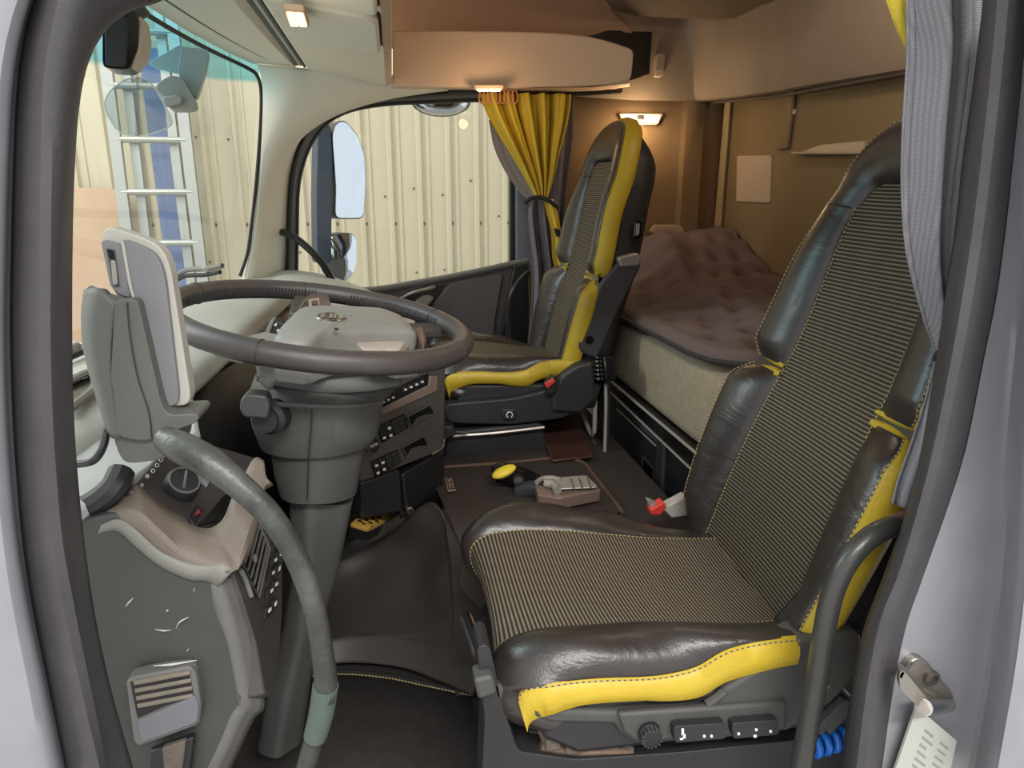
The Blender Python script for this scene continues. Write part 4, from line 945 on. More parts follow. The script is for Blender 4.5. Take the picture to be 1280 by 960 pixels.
for (xl, yl, xm, ym, xr, yr, yf, dp) in ((360, 622, 384, 630, 440, 632, .43, .12), (362, 660, 384, 668, 434, 662, .435, .12), (364, 720, 382, 726, 422, 720, .44, .12), (352, 790, 378, 800, 400, 790, .45, .12), (334, 860, 360, 870, 388, 850, .45, .12), (320, 940, 345, 950, 376, 930, .45, .12)):
    L0, Mi, R0 = aY(xl, yl, yf+.03), aY(xm, ym, yf), aY(xr, yr, yf+.04)
    Bk = V(0, dp, 0)
    low.append(resample(rounded([L0, Mi, R0, R0+Bk*.8, Mi+Bk, L0+Bk*.8], .012, 3), 40))
obj('lower_column', grid(low, closed=True, cap0=True, cap1=True), column_pl, scol, ang=40)
obj('upper_shroud', loft([LY([(322, 470), (345, 480), (400, 490), (460, 488), (500, 478)], .40), LY([(335, 450), (360, 440), (410, 436), (470, 440), (505, 455)], .44), LY([(350, 420), (380, 412), (420, 410), (470, 414), (500, 430)], .52)], 30, sub=4), column_pl, scol, solid=.01)
obj('shroud_lip', tube(LY([(308, 503, .40), (340, 505, .385), (398, 508, .38), (440, 508, .385), (476, 503, .42)]), .004, 8), column_pl, scol)
obj('shroud_seam', tube(LY([(390, 500, .381), (389, 535, .383), (386, 568, .390), (385, 600, .40), (384, 626, .405)]), .0012, 6), black_soft, scol)
obj('silver_strip', slab(LY([(318, 452), (345, 430), (366, 452), (336, 492), (322, 478)], .40), (0, .04, 0)), greige, scol, bevel=.006)
obj('ignition_barrel', lathe(aY(338, 522, .385), (-.25, -1, .1), [(.024, -.02), (.024, .006), (.018, .012), (.018, .02)], 24), black_soft, scol)
obj('ignition_knob', slab(rounded(LY([(300, 500), (308, 492), (334, 495), (337, 508), (334, 524), (304, 522), (299, 512)], .345), .006), (0, .03, 0)), M('knob_grey', (70, 69, 68), .45), scol, bevel=.006, seg=3)
obj('wiper_stalk', slab(rounded(LY([(333, 425), (342, 400), (356, 404), (352, 416), (342, 430)], .56), .004), (0, .025, 0)), black_soft, scol, bevel=.003)
obj('stalk_mark', merge(*[slab(LY([(x, y), (x+3, y-1), (x+3, y+2), (x, y+3)], .558), (0, .001, 0)) for x, y in ((343, 405), (346, 412), (341, 418))]), white_mark, scol)
obj('stalk_side', slab(LY([(328, 424), (338, 400), (343, 400), (334, 426)], .555), (0, .03, 0)), greige, scol, bevel=.002)

# --- steering wheel
WC = V(-.113, .504, .763); WR = .2195
th, al = .17, -.315
wn = V(math.sin(th)*math.cos(al), math.sin(th)*math.sin(al), math.cos(th))
wy = V(0, 1, 0)-wn*wn[1]; wy /= np.linalg.norm(wy); wx = np.cross(wy, wn)
whl = thing('steering_wheel', 'large black leather steering wheel with grey airbag hub', 'steering wheel', WC-wn*.06)
def W(a, b, c): return WC+wx*a+wy*b+wn*c
rim = [W(WR*math.cos(t), WR*math.sin(t), 0) for t in np.linspace(0, 2*math.pi, 96, endpoint=False)]
obj('rim', tube(rim, .0165, 16, sm=0, closed=True), wheel_leather, whl)
for t in (math.radians(-105), math.radians(105), math.radians(35), math.radians(-25), math.radians(160)):
    c = W(WR*math.cos(t), WR*math.sin(t), 0); rd = wx*math.cos(t)+wy*math.sin(t)
    obj('rim_seam', tube([c+(rd*math.cos(u)+wn*math.sin(u))*.0167 for u in np.linspace(0, 2*math.pi, 18, endpoint=False)], .0009, 5, sm=0, closed=True), black_soft, whl)
def grip(t0, t1):
    g = []
    for t in np.linspace(t0, t1, int((t1-t0)*WR/.006)):
        g.append(tube([W((WR-.0155)*math.cos(t+d), (WR-.0155)*math.sin(t+d), c) for d, c in ((-.012, .006), (0, -.002), (.012, -.010))], .0016, 5, sm=0))
    obj('rim_stitching', merge(*g), stitch_grey if False else black_soft, whl)
grip(math.radians(100), math.radians(172)); grip(math.radians(28), math.radians(82))
# hub pad, placed by what the photo shows of its outline (height above the wheel plane ~ .02)
def Wp(px, py, c):
    d = ray(px, py); p0 = WC+wn*c; t = ((p0-CAM)@wn)/(d@wn); return CAM+d*t
top = [(372, 388), (386, 385), (430, 385), (480, 388), (503, 397), (512, 405), (522, 418), (500, 417), (470, 417), (430, 419), (405, 423), (385, 430), (352, 425), (342, 424), (352, 408)]
P1 = resample(rounded([Wp(*p, .004) for p in top], .012, 3), 70)
cc = sum(P1)/len(P1)
P0 = [p+(p-cc)*.03-wn*.018 for p in P1]
P00 = [p-(p-cc)*.05-wn*.06 for p in P1]
rows = [P00, P0, [p-wn*.004+(p-cc)*.01 for p in P1], P1] + [[cc+(p-cc)*s+wn*h for p in P1] for s, h in ((.93, .006), (.75, .010), (.4, .013), (.02, .014))]
obj('airbag_pad', grid(rows, closed=True, cap0=True), hub_pl, whl, ang=50)
ec = Wp(414, 395, .020); ex, ey = (Wp(432, 395.5, .020)-ec), (Wp(414, 389.5, .020)-ec)
emb = obj('hub_emblem', tube([ec+ex*math.cos(a)+ey*math.sin(a)*.8-wn*.002 for a in np.linspace(0, 2*math.pi, 28, endpoint=False)], .0022, 8, sm=0, closed=True), chrome, whl)
obj('emblem_plate', slab([ec+ex*.95*math.cos(a)+ey*.75*math.sin(a)-wn*.004 for a in np.linspace(0, 2*math.pi, 28, endpoint=False)], wn*.003), M('emblem_dark', (96, 74, 66), .25, metal=.6), emb)
obj('emblem_bars', merge(*[slab([ec+ex*(x-w)+ey*-.5, ec+ex*(x+w)+ey*-.5, ec+ex*(x+w+.08)+ey*.5, ec+ex*(x-w+.08)+ey*.5], wn*.0008) for x, w in ((-.62, .16), (-.05, .10), (.22, .08), (.66, .16))]), chrome, emb)
obj('hub_dot', slab([Wp(418, 411.5, .016), Wp(423, 411.5, .016), Wp(423, 413, .016), Wp(418, 413, .016)], wn*.002), black_pl, whl)
# spokes
def spoke(a0, b0, a1, b1, w0, w1, mat=None, name='spoke'):
    p, q = W(a0, b0, -.012), W(a1, b1, -.004); d = q-p; d /= np.linalg.norm(d); s = np.cross(wn, d)
    return obj(name, slab([p-s*w0, q-s*w1, q+s*w1, p+s*w0], wn*-.020), mat or hub_pl, whl, bevel=.006, seg=3)
spoke(.05, -.07, .13, -.175, .030, .022); spoke(-.05, -.07, -.10, -.19, .030, .022)
spoke(.09, .06, .19, .10, .024, .020, wheel_leather)
spoke(-.03, .09, -.045, .205, .034, .026, wheel_leather)
obj('lower_trim', slab([Wp(*p, -.012) for p in ((388, 431), (420, 424), (470, 421), (520, 423), (506, 437), (450, 440), (400, 438))], wn*-.03), silver_pl, whl, bevel=.005)
obj('lower_inset', slab([Wp(*p, -.008) for p in ((444, 427), (470, 425), (508, 426), (500, 437), (454, 437))], wn*-.012), tan_panel, whl, bevel=.003)
bp = obj('button_pod', slab([Wp(*p, .002) for p in ((370, 390), (378, 374), (388, 366), (410, 365), (416, 383), (400, 385), (380, 386))], wn*-.03), M('pod_brown', (92, 74, 66), .35), whl, bevel=.004)
obj('pod_key', slab([Wp(*p, .005) for p in ((386, 374), (399, 372), (400, 382), (387, 383))], wn*-.004), M('pod_key_frame', (176, 140, 126), .35), bp, bevel=.001)
obj('pod_key', slab([Wp(*p, .0065) for p in ((389, 376), (397, 374.5), (398, 380.5), (390, 381))], wn*-.003), black_gloss, bp)
obj('pod_key', slab([Wp(*p, .005) for p in ((373, 388), (380, 376), (384, 376), (383, 386))], wn*-.004), black_soft, bp, bevel=.001)
bp2 = obj('button_pod', slab([Wp(*p, -.002) for p in ((516, 409), (530, 408), (534, 424), (530, 430), (522, 420))], wn*-.03), M('pod_brown2', (98, 80, 70), .4), whl, bevel=.004)
# ================================================================== FLOOR MATS, PEDAL, GEAR LEVER
R = [[(425, 690, .10), (470, 668, .14), (510, 645, .22), (540, 628, .265), (555, 640, .26)],
     [(415, 730, .04), (470, 710, .07), (520, 690, .13), (558, 676, .205), (577, 690, .215)],
     [(400, 770, .0), (460, 760, .02), (520, 745, .06), (553, 735, .13), (570, 733, .16)],
     [(380, 800, .0), (450, 795, .0), (520, 790, .03), (562, 786, .08), (594, 808, .12)],
     [(362, 814, .0), (440, 800, .0), (520, 804, .012), (562, 822, .025), (599, 838, .05)],
     [(358, 842, -.035), (430, 829, -.035), (500, 834, -.030), (550, 850, -.025), (594, 868, -.01)]]
RM = [LZ(r) for r in R]
rmat = thing('rubber_floor_mat', 'moulded black rubber floor mat in the driver footwell', 'floor mat', (-.05, .7, 0))
obj('mat_sheet', loft(RM, 40, sub=8), rubber_mat, rmat, solid=.008, ang=60)
obj('mat_edge', tube([r[-1]+V(.002, 0, .003) for r in RM[:5]], .006, 8), rubber_dk, rmat)
obj('edge_stitch', tube([r[-1]+V(.012, 0, .004) for r in RM[:5]], .0022, 6), M('stitch_tan', (150, 120, 92), .8), rmat)
obj('pedal_ridge', tube(LZ([(418, 692, .12), (440, 682, .15), (475, 664, .18), (500, 648, .22), (508, 636, .25)]), [.012, .016, .016, .014, .01], 10), rubber_mat, rmat)
ed2 = LZ([(352, 850, -.045), (420, 842, -.045), (480, 846, -.045), (530, 856, -.045), (588, 868, -.045)])
cm = thing('carpet_mat', 'dark entry carpet mat with yellow edge stitching by the door', 'carpet mat', (-.05, .45, -.05))
obj('mat_pile', grid([ed2, LZ([(330, 900, -.046), (420, 890, -.046), (480, 892, -.046), (540, 900, -.046), (600, 910, -.046)]), LZ([(320, 990, -.046), (420, 990, -.046), (480, 990, -.046), (540, 990, -.046), (610, 990, -.046)])]), mat_carpet, cm, solid=.006)
obj('mat_binding', tube([p+V(0, 0, .002) for p in ed2], .006, 8), rubber_dk, cm)
obj('mat_stitching', tube([p+V(0, -.010, .006) for p in ed2], .0016, 6), stitch, cm)
# tunnel between the seats and its carpet
struct('floor_tunnel', slab([V(.09, 1.0, .262), V(.10, .62, .262), V(.13, .50, .16), V(.14, .45, -.05), V(.62, .45, -.05), V(.62, .62, .262), V(.60, 1.16, .262), V(.09, 1.16, .262)][1:2]*0+[V(.085, .62, .255), V(.62, .62, .255), V(.62, 2.1, .255), V(.085, 2.1, .255)], (0, 0, -.3)), tunnel_carpet, 'dark raised tunnel floor between the seats', 'floor')
struct('floor_slope', grid([[V(.085, .9, .25), V(.095, .72, .20), V(.115, .58, .12), V(.13, .47, .03)], [V(.3, .9, .25), V(.3, .7, .20), V(.3, .6, .12), V(.3, .5, .03)]]), tunnel_carpet, 'carpeted slope beside the driver seat', 'floor', solid=.01)
tm = thing('tunnel_mat', 'dark brown carpet mat with stitched edge on the tunnel between the seats', 'carpet mat', (.3, 1.0, .26))
tp_ = rounded(LZ([(556, 586), (640, 580), (705, 573), (728, 580), (775, 640), (700, 700), (600, 760), (574, 735), (579, 690), (558, 640), (545, 612)], .262), [0, 0, .03, .02, 0, 0, 0, 0, 0, 0, 0])
obj('mat_pile', slab(tp_, (0, 0, .004)), tunnel_carpet, tm)
obj('mat_binding', tube(rounded(LZ([(556, 584), (640, 578), (705, 571), (730, 578), (778, 640)], .267), [0, 0, .03, .02, 0]), .005, 8, sm=0), M('binding_brown', (92, 70, 58), .6), tm)
bd = thing('metal_badge', 'small metal badge with blocky letters on the tunnel mat', 'badge', aZ(562, 606, .268))
q = LZ([(556, 598), (565, 597.5), (570, 615), (560, 616)], .268)
obj('badge_plate', slab(q, (0, 0, .002)), M('badge_dark', (52, 40, 36), .4), bd)
bx_ = lambda u, v: q[0]*(1-u)*(1-v)+q[1]*u*(1-v)+q[2]*u*v+q[3]*(1-u)*v+V(0, 0, .0024)
g = []
for u0, v0, u1, v1 in ((.0, .0, .12, 1), (.12, .88, 1, 1), (.3, .08, .42, .36), (.62, .08, .74, .36), (.42, .18, .62, .25), (.85, .08, .95, .36), (.3, .46, .42, .78), (.42, .46, .66, .53), (.42, .60, .60, .66), (.72, .46, .82, .78), (.82, .46, .96, .53), (.82, .70, .96, .78)):
    g.append(slab([bx_(u0, v0), bx_(u1, v0), bx_(u1, v1), bx_(u0, v1)], (0, 0, .0008)))
obj('badge_letters', merge(*g), M('badge_metal', (206, 176, 164), .3, metal=.7), bd)
# accelerator pedal
pd = thing('accelerator_pedal', 'yellow drilled accelerator pedal in the footwell', 'pedal', aY(465, 660, .86))
pq = rounded(LY([(438, 654, .82), (446, 648, .86), (478, 641, .96), (487, 642, .97), (486, 648, .95), (468, 658, .86), (460, 661, .82)]), .006)
pn = V(.25, -.35, .9); pn /= np.linalg.norm(pn)
obj('pedal_plate', slab(pq, -pn*.010), M('pedal_yellow', (222, 176, 84), .45), pd, bevel=.002)
obj('pedal_block', slab([p-pn*.011 for p in pq], -pn*.03), black_pl, pd, bevel=.003)
for x, y in ((450, 651.5), (458, 650), (466, 648), (474, 646.5), (455, 655), (463, 653.5), (471, 651.5), (463, 657)):
    c = aY(x, y, .86)
    d = ray(x, y); n0 = np.cross(pq[8]-pq[0], pq[20]-pq[0]); n0 /= np.linalg.norm(n0); c = CAM+d*(((pq[0]-CAM)@n0)/(d@n0))
    obj('pedal_hole', lathe(c-n0*.0 + (CAM-c)/np.linalg.norm(CAM-c)*.002, n0 if n0[2] > 0 else -n0, [(.0055, -.002), (.0055, .0005)], 14), black_gloss, pd)
bp3 = thing('brake_pedal', 'black pedal arm with small metal pivot beside the yellow pedal', 'pedal', aY(505, 645, .9))
obj('pedal_arm', tube(LY([(498, 600, .95), (500, 625, .93), (505, 646, .90)], .93), .010, 10), black_pl, bp3)
obj('pedal_pivot', lathe(aY(511, 638, .89), (.3, -1, .2), [(.010, 0), (.010, .01), (.007, .013)], 16), chrome, bp3)
# gear lever
gl = thing('gear_lever', 'black gear lever with a bright yellow cap on the tunnel', 'gear lever', aZ(640, 613, .27))
gp = LY([(690, 612, .955), (668, 604, .955), (648, 597, .955), (628, 591, .955), (617, 595, .955)], .955)
obj('lever_body', tube(gp, [.014, .024, .028, .027, .020], 18, sm=5), black_gloss, gl)
obj('yellow_cap', ellipsoid(aY(630, 589.5, .922), .031, .017, .010, ax=(lambda a, b: (a, np.cross(b, a)/np.linalg.norm(np.cross(b, a)), b))(V(.93, .1, .35)/np.linalg.norm(V(.93, .1, .35)), V(-.33, -.30, .88)/np.linalg.norm(V(-.33, -.30, .88)))), yellow_br, gl)
obj('cap_ring', tube([p for p in LY([(615, 592, .93), (622, 598, .918), (634, 596, .918), (644, 587, .93)])], .0028, 8), black_soft, gl)
obj('lever_button', lathe(aY(648, 601, .925), (.1, -1, .5), [(.014, 0), (.014, .005), (.011, .007), (.010, .004)], 20), black_soft, gl)
obj('lever_gaiter', tube([aZ(690, 614, .29), aZ(668, 612, .28), aZ(650, 616, .265)], [.014, .022, .026], 14), black_soft, gl)
ty = thing('cup_tray', 'silver ridged console tray beside the gear lever', 'tray', aZ(710, 606, .28))
tq = rounded(LZ([(668, 603), (680, 597), (735, 595), (752, 612), (700, 622), (672, 618)], .30), [.01, .015, .02, .01, .01, .01])
obj('tray_body', slab(tq, (0, 0, -.03)), M('tray_side', (120, 100, 90), .4), ty, bevel=.004)
obj('tray_top', slab([p+V(0, 0, .003) for p in rounded(LZ([(694, 600), (733, 597), (748, 612), (698, 614)], .302), .01)], (0, 0, .004)), tray_silver, ty, bevel=.002)
for k in range(3):
    obj('tray_rib', tube(LZ([(714+k*10, 598.5-k*.6), (718+k*11, 612)], .311), .0015, 6, sm=0), steel if k else dusty, ty)
obj('tray_handle', tube(LZ([(671, 603), (678, 598.5), (690, 597.5), (700, 600)], .308), .006, 10), tray_silver, ty)
obj('tray_roll', tube(LZ([(681, 604), (692, 606), (697, 613)], .31), .010, 10), tray_silver, ty)

# ================================================================== BUNK
bed = thing('bunk_mattress', 'thick beige mattress on the bunk behind the seats', 'mattress', (.95, 1.1, .48))
XF = .661  # mattress and bunk cabinet coordinates scaled up about the camera, results typed in
mq = [V(XF+.012, 1.535, 0), V(XF, 1.48, 0), V(XF+.002, 1.1, 0), V(XF, .80, 0), V(XF+.03, .72, 0), V(.93, .62, 0), V(.95, .05, 0), V(1.29, .05, 0), V(1.29, 2.13, 0), V(.95, 2.13, 0), V(.80, 1.72, 0), V(.70, 1.58, 0)]
mq = rounded(mq, [.02, .03, .05, .03, .03, .05, .03, .02, .02, .05, .05, .03])
mq = resample(list(mq)+[mq[0]], 120)[:-1]
cmid = V(1.0, 1.1, 0)
def mring(z, s):
    return [cmid+(p-cmid)*s+V(0, 0, z) for p in mq]
obj('mattress_body', grid([mring(.403, .975), mring(.408, .99), mring(.428, 1.0), mring(.556, 1.003), mring(.570, .995), mring(.576, .98)], closed=True, cap0=True, cap1=True), mattress_m, bed, ang=60)
# quilted topper
ttufts = []
for i in range(16):
    for j in range(7):
        ttufts.append((.745+j*.088+(.044 if i % 2 else 0), .15+i*.125))
TT = np.array(ttufts)
def ss(a, b, x):
    t = max(0, min(1, (x-a)/(b-a))); return t*t*(3-2*t)
def topz(x, y):
    z = .632+.035*ss(.68, .95, x)
    z += .150*ss(1.45, 2.0, y)*ss(.80, .98, x)
    z += .012*math.sin(9*x+4*y)*ss(.72, .85, x)+.010*math.sin(14*y-6*x)*ss(.72, .85, x)
    z += .020*math.exp(-((x-.93-.25*(y-1.6))/.035)**2)*ss(1.4, 1.7, y)
    d2 = ((TT-np.array([x, y]))**2).sum(1)
    z -= .034*np.exp(-d2/.026**2).sum()*(1-.5*ss(1.6, 1.9, y))
    z += .006*math.sin(38*x+17*y+2*math.sin(21*y))*ss(.68, .8, x)*(1-.7*ss(1.5, 1.8, y))+.004*math.sin(61*y-23*x)*ss(.68, .8, x)*(1-.8*ss(1.5, 1.8, y))
    return z
fx = lambda y: float(np.interp(y, [.05, .60, .70, .78, .86, 1.46, 1.54, 1.60, 1.75, 2.12], [.945, .93, .74, .672, .655, .655, .672, .72, .82, .95]))
rows = []
ys = np.linspace(.08, 2.12, 110)
for y in ys:
    r = []
    x0 = fx(y)
    for k, t in enumerate(np.linspace(0, 1, 80)):
        x = x0+(1.285-x0)*t
        z = topz(x, y)
        r.append(V(x, y, z-.012*(1-min(1, t/.03))**2))
    rows.append([V(x0+.004, y, topz(x0, y)-.036), V(x0-.006, y, topz(x0, y)-.030)]+r)
obj_t = thing('mattress_topper', 'dark quilted mattress topper with tufts, heaped at its passenger end', 'mattress topper', (.95, 1.1, .65))
obj('topper_quilt', grid(rows), quilt, obj_t, ang=80)
obj('topper_piping', tube([V(fx(y)-.006, y, topz(fx(y), y)-.026) for y in np.linspace(.1, 2.0, 90)], .0055, 8, sm=0), M('piping_dark', (52, 48, 50), .7), obj_t)
# bunk base below
bb = thing('bunk_cabinet', 'black bunk base with drawer front and bright trim rail under the mattress', 'bunk base', (.9, 1.1, -.05))
YE, YS = .74, 1.513
obj('trim_rail', slab([V(.646, YS, .399), V(.646, YE, .399), V(.646, YE, .346), V(.646, YS, .362)], (.03, 0, 0)), black_gloss, bb, bevel=.004)
obj('rail_edge', tube([V(.644, YS, .397), V(.644, YE, .397)], .0040, 8, sm=0), bar_grey, bb)
obj('rail_edge', tube([V(.644, YS, .362), V(.644, YE, .350)], .0028, 8, sm=0), bar_grey, bb)
obj('base_board', slab([V(.678, 1.547, .40), V(.678, YE, .40), V(.678, YE, -.05), V(.678, 1.547, -.05)], (.04, 0, 0)), black_pl, bb, bevel=.003)
obj('bunk_board', slab([V(.95, .05, .40), V(.95, .62, .40), V(.70, .74, .40), V(.70, 1.50, .40), V(.96, 2.12, .40), V(1.285, 2.12, .40), V(1.285, .05, .40)], (0, 0, -.03)), black_pl, bb)
dr = obj('drawer_front', slab([V(.664, 1.389, .312), V(.664, 1.05, .312), V(.664, 1.05, -.01), V(.664, 1.389, -.01)], (.02, 0, 0)), M('drawer_black', (44, 44, 46), .3, bump=(700, .15)), bb, bevel=.006)
obj('drawer_edge', tube([V(.662, 1.389, .311), V(.662, 1.05, .311)], .003, 8, sm=0), bar_grey, dr)
obj('drawer_top', slab([V(.660, 1.40, .357), V(.660, 1.033, .357), V(.660, 1.033, .319), V(.660, 1.40, .319)], (.02, 0, 0)), M('drawer_top_grey', (78, 78, 80), .3), bb, bevel=.005)
obj('drawer_handle', slab([V(.659, 1.135, .244), V(.659, 1.055, .244), V(.659, 1.055, .199), V(.659, 1.135, .199)], (.01, 0, 0)), black_gloss, dr, bevel=.002)
obj('handle_frame', tube([V(.659, 1.138, .247), V(.659, 1.052, .247), V(.659, 1.052, .196), V(.659, 1.138, .196), V(.659, 1.138, .247)], .0018, 6, sm=0), steel, dr)
obj('side_post', slab([V(.65, 1.027, .345), V(.65, .971, .345), V(.65, .971, -.05), V(.65, 1.027, -.05)], (.05, 0, 0)), black_soft, bb, bevel=.006)
obj('side_drawer', slab([V(.655, .959, .34), V(.655, YE, .34), V(.655, YE, -.05), V(.655, .959, -.05)], (.05, 0, 0)), M('side_drawer_black', (30, 31, 34), .35), bb, bevel=.006)
# comb-like rail end
cb = thing('rail_comb', 'row of pale ribs on the black rail end by the passenger seat', 'bracket', aX(744, 470, .545))
obj('comb_block', slab(LX([(739, 443), (755, 446), (757, 476), (744, 478)], .545), (.03, 0, 0)), black_gloss, cb, bevel=.003)
for k in range(6):
    y = 446+k*5.4
    obj('comb_rib', tube(LX([(736+k*.4, y), (746+k*.4, y+.5)], .540), .0035, 8, sm=0), greige, cb)
# steel post and loop handle
ps = thing('steel_post', 'bare steel edged post with hinge at the bunk base corner', 'post', (.57, 1.22, .26))
obj('post_bar', tube(LX([(757, 480), (757, 520), (755, 600), (755, 602)], .562), .008, 8, flat=.6), bar_grey, ps)
obj('post_plate', slab(LX([(741, 478), (755, 478), (754, 600), (742, 594)], .572), (.02, 0, 0)), black_soft, ps, bevel=.004)
obj('post_foot', slab(LX([(738, 590), (757, 594), (757, 602), (740, 600)], .556), (.02, 0, 0)), black_pl, ps, bevel=.003)
hl = thing('pull_loop', 'grey metal loop handle beside the passenger seat base', 'handle', aX(735, 540, .55))
obj('loop_bar', tube(rounded(LX([(728, 484), (742, 494), (744, 500), (743, 540), (740, 545), (729, 520), (726, 500)], .548), .008, 4), .0065, 10, sm=0, closed=True), bar_grey, hl)
obj('loop_stem', tube(LX([(742, 540), (733, 543), (744, 556), (746, 600)], .552), .006, 8), M('stem_dark', (96, 84, 78), .4, metal=.3), hl)
tunl = obj('floor_cover', slab(LZ([(672, 531), (722, 529), (742, 573), (690, 579)], .268), (0, 0, .008)), M('cover_brown', (70, 46, 42), .28, bump=(60, .4)), bevel=.004)
tag(tunl, 'glossy dark brown floor cover beside the passenger pedestal', 'floor cover')
# driver seat belt buckle
bk2 = obj('belt_buckle', slab(LY([(828, 636), (858, 620), (866, 628), (866, 644), (840, 648)], .585), (0, .025, 0)), M('buckle_grey', (172, 168, 162), .4), drv, bevel=.003, label='grey belt buckle with red release')
obj('release_button', slab(LY([(813, 638), (830, 628), (834, 634), (826, 644), (814, 644)], .58), (0, .025, 0)), red_pl, bk2, bevel=.002)
obj('buckle_tongue', slab(LY([(809, 624), (813, 625), (826, 632), (832, 632), (824, 638), (813, 640)], .59), (0, .014, 0)), silver_pl, bk2, bevel=.002)

# ================================================================== HANDLES
gh = thing('grab_bar', 'worn grey grab handle bowing out from the dashboard end', 'grab handle', aY(385, 720, .05))
gpts = LY([(206, 548, .085), (228, 560, .07), (262, 578, .055), (300, 608, .045), (338, 645, .04), (368, 692, .04), (390, 750, .04), (402, 810, .04), (407, 862, .04), (398, 905, .05), (382, 960, .06), (376, 990, .065)])
obj('handle_tube', tube(gpts, [.0125, .0155, .0150, .0125, .0118, .0115, .0110, .0112, .0122, .0110, .0108, .0108], 18, sm=6), handle_worn, gh)
obj('handle_sleeve', tube(LY([(407, 856, .04), (402, 890, .046), (394, 920, .052)]), [.0134, .0132, .0124], 18, sm=4), M('sleeve_green', (80, 94, 86), .6, bump=(160, .4)), gh)
rh = thing('grab_rail', 'dark metal entry rail beside the driver seat by the rear seal', 'grab rail', aY(1020, 800, .03))
obj('rail_tube', tube(LY([(1145, 650, .06), (1118, 657, .045), (1090, 670, .035), (1062, 698, .03), (1042, 738, .03), (1030, 790, .03), (1021, 850, .03), (1010, 910, .03), (998, 975, .03)]), .0122, 18, sm=6), handle_metal, rh)
obj('rail_wear', tube(LY([(1150, 648, .06), (1128, 653, .05), (1112, 659, .044)]), .0126, 18, sm=5), M('worn_brown', (120, 92, 74), .35, metal=.3), rh)
ah = thing('pillar_grab_bar', 'black curved grab handle on the cream passenger pillar', 'grab handle', aY(385, 315, 1.95))
obj('handle_bar', tube(LY([(349, 290, 2.04), (356, 291, 2.0), (370, 298, 1.96), (388, 313, 1.94), (404, 331, 1.95), (416, 352, 1.97)]), .0125, 12), black_pl, ah)
obj('handle_mount', slab(rounded(LY([(345, 283), (353, 284), (353, 297), (345, 296)], 2.05), .006), (0, .03, 0)), greige, ah, bevel=.003)
bh2 = thing('post_grab_bar', 'thin black grab handle on the passenger door post under the curtain', 'grab handle', aY(635, 400, 1.98))
obj('handle_bar', tube(LY([(664, 338, 2.02), (652, 348, 2.0), (641, 364, 1.99), (636, 384, 1.99), (635, 440, 1.99)]), .0105, 12), M('post_handle_black', (50, 47, 47), .3), bh2)

# ================================================================== HOLDER WITH HANDHELD DEVICE
hd = thing('device_holder', 'grey plastic cradle standing on the dashboard by the near door', 'device holder', aY(175, 575, .11))
fp = rounded(LY([(143, 380), (150, 374), (170, 374), (174, 384), (203, 512), (214, 519), (246, 517), (249, 524), (242, 530), (190, 549), (176, 552), (148, 546), (138, 470)], .105), [.006, .004, .006, .004, .02, .004, .004, .003, .006, .01, .01, .006, 0])
obj('cradle_front', slab(fp, (0, .05, 0)), holder_grey, hd, bevel=.003, seg=3)
lft = loft([LY([(144, 379), (138, 430), (139, 480), (150, 547)], .106), LY([(120, 360), (113, 400), (117, 455), (140, 548)], .110), LY([(104, 363), (101, 400), (106, 448), (131, 534)], .135), LY([(110, 362), (108, 400), (112, 448), (134, 530)], .165)], 24, sub=4)
obj('cradle_back', lft, holder_grey, hd, solid=.01)
obj('cradle_top', slab(LY([(104, 363, .135), (113, 355, .14), (140, 366, .125), (171, 375, .108), (150, 382, .105), (120, 362, .111)]), (0, 0, -.008)), holder_grey, hd, bevel=.002)
obj('cradle_seam', tube(LY([(159, 378), (163, 420), (172, 470), (186, 515), (190, 547)], .1045), .0009, 5), black_soft, hd)
obj('cradle_neck', slab(rounded(LY([(140, 543), (190, 547), (216, 536), (224, 542), (222, 562), (205, 574), (160, 580), (150, 572)], .112), .01), (0, .05, 0)), holder_grey, hd, bevel=.006, seg=3)
dv = thing('handheld_device', 'grey and white handheld terminal standing in the grey cradle', 'device', aY(210, 510, .13))
obj('device_shell', slab(rounded(LY([(127, 296), (130, 287), (138, 284), (150, 287), (190, 301), (204, 313), (213, 334), (238, 494), (236, 504), (228, 508), (204, 508), (148, 372), (137, 356)], .128), [.004, .005, .005, .01, .012, .012, .012, .008, .006, .006, 0, 0, 0]), (0, .02, 0)), device_white, dv, bevel=.003, seg=3)
obj('device_back', slab(rounded(LY([(152, 300), (158, 300), (188, 312), (199, 324), (206, 345), (223, 490), (222, 504), (214, 508), (203, 508), (172, 388)], .121), [.004, .004, .012, .012, .012, .012, .006, .006, .006, .0]), (0, .012, 0)), device_grey, dv, bevel=.003, seg=3)
sp_ = obj('device_side', slab(rounded(LY([(126, 302), (131, 300), (151, 306), (163, 372), (150, 368), (138, 358)], .122), .003), (0, .012, 0)), device_grey, dv, bevel=.002)
obj('slot_recess', slab(LY([(133, 311), (143, 313), (149, 358), (142, 358)], .1205), (0, .004, 0)), M('recess_grey', (70, 69, 68), .5), sp_)
obj('card_slot', slab(LY([(134, 311), (141, 313), (143, 324), (137, 323)], .1195), (0, .003, 0)), black_gloss, sp_)
obj('side_button', slab(rounded(LY([(138, 325), (144, 326), (147, 356), (141, 357)], .1190), .003), (0, .005, 0)), silver_pl, sp_, bevel=.001)
obj('device_edge', tube(LY([(153, 302), (165, 366), (176, 386)], .121), .0016, 6), device_white, dv)

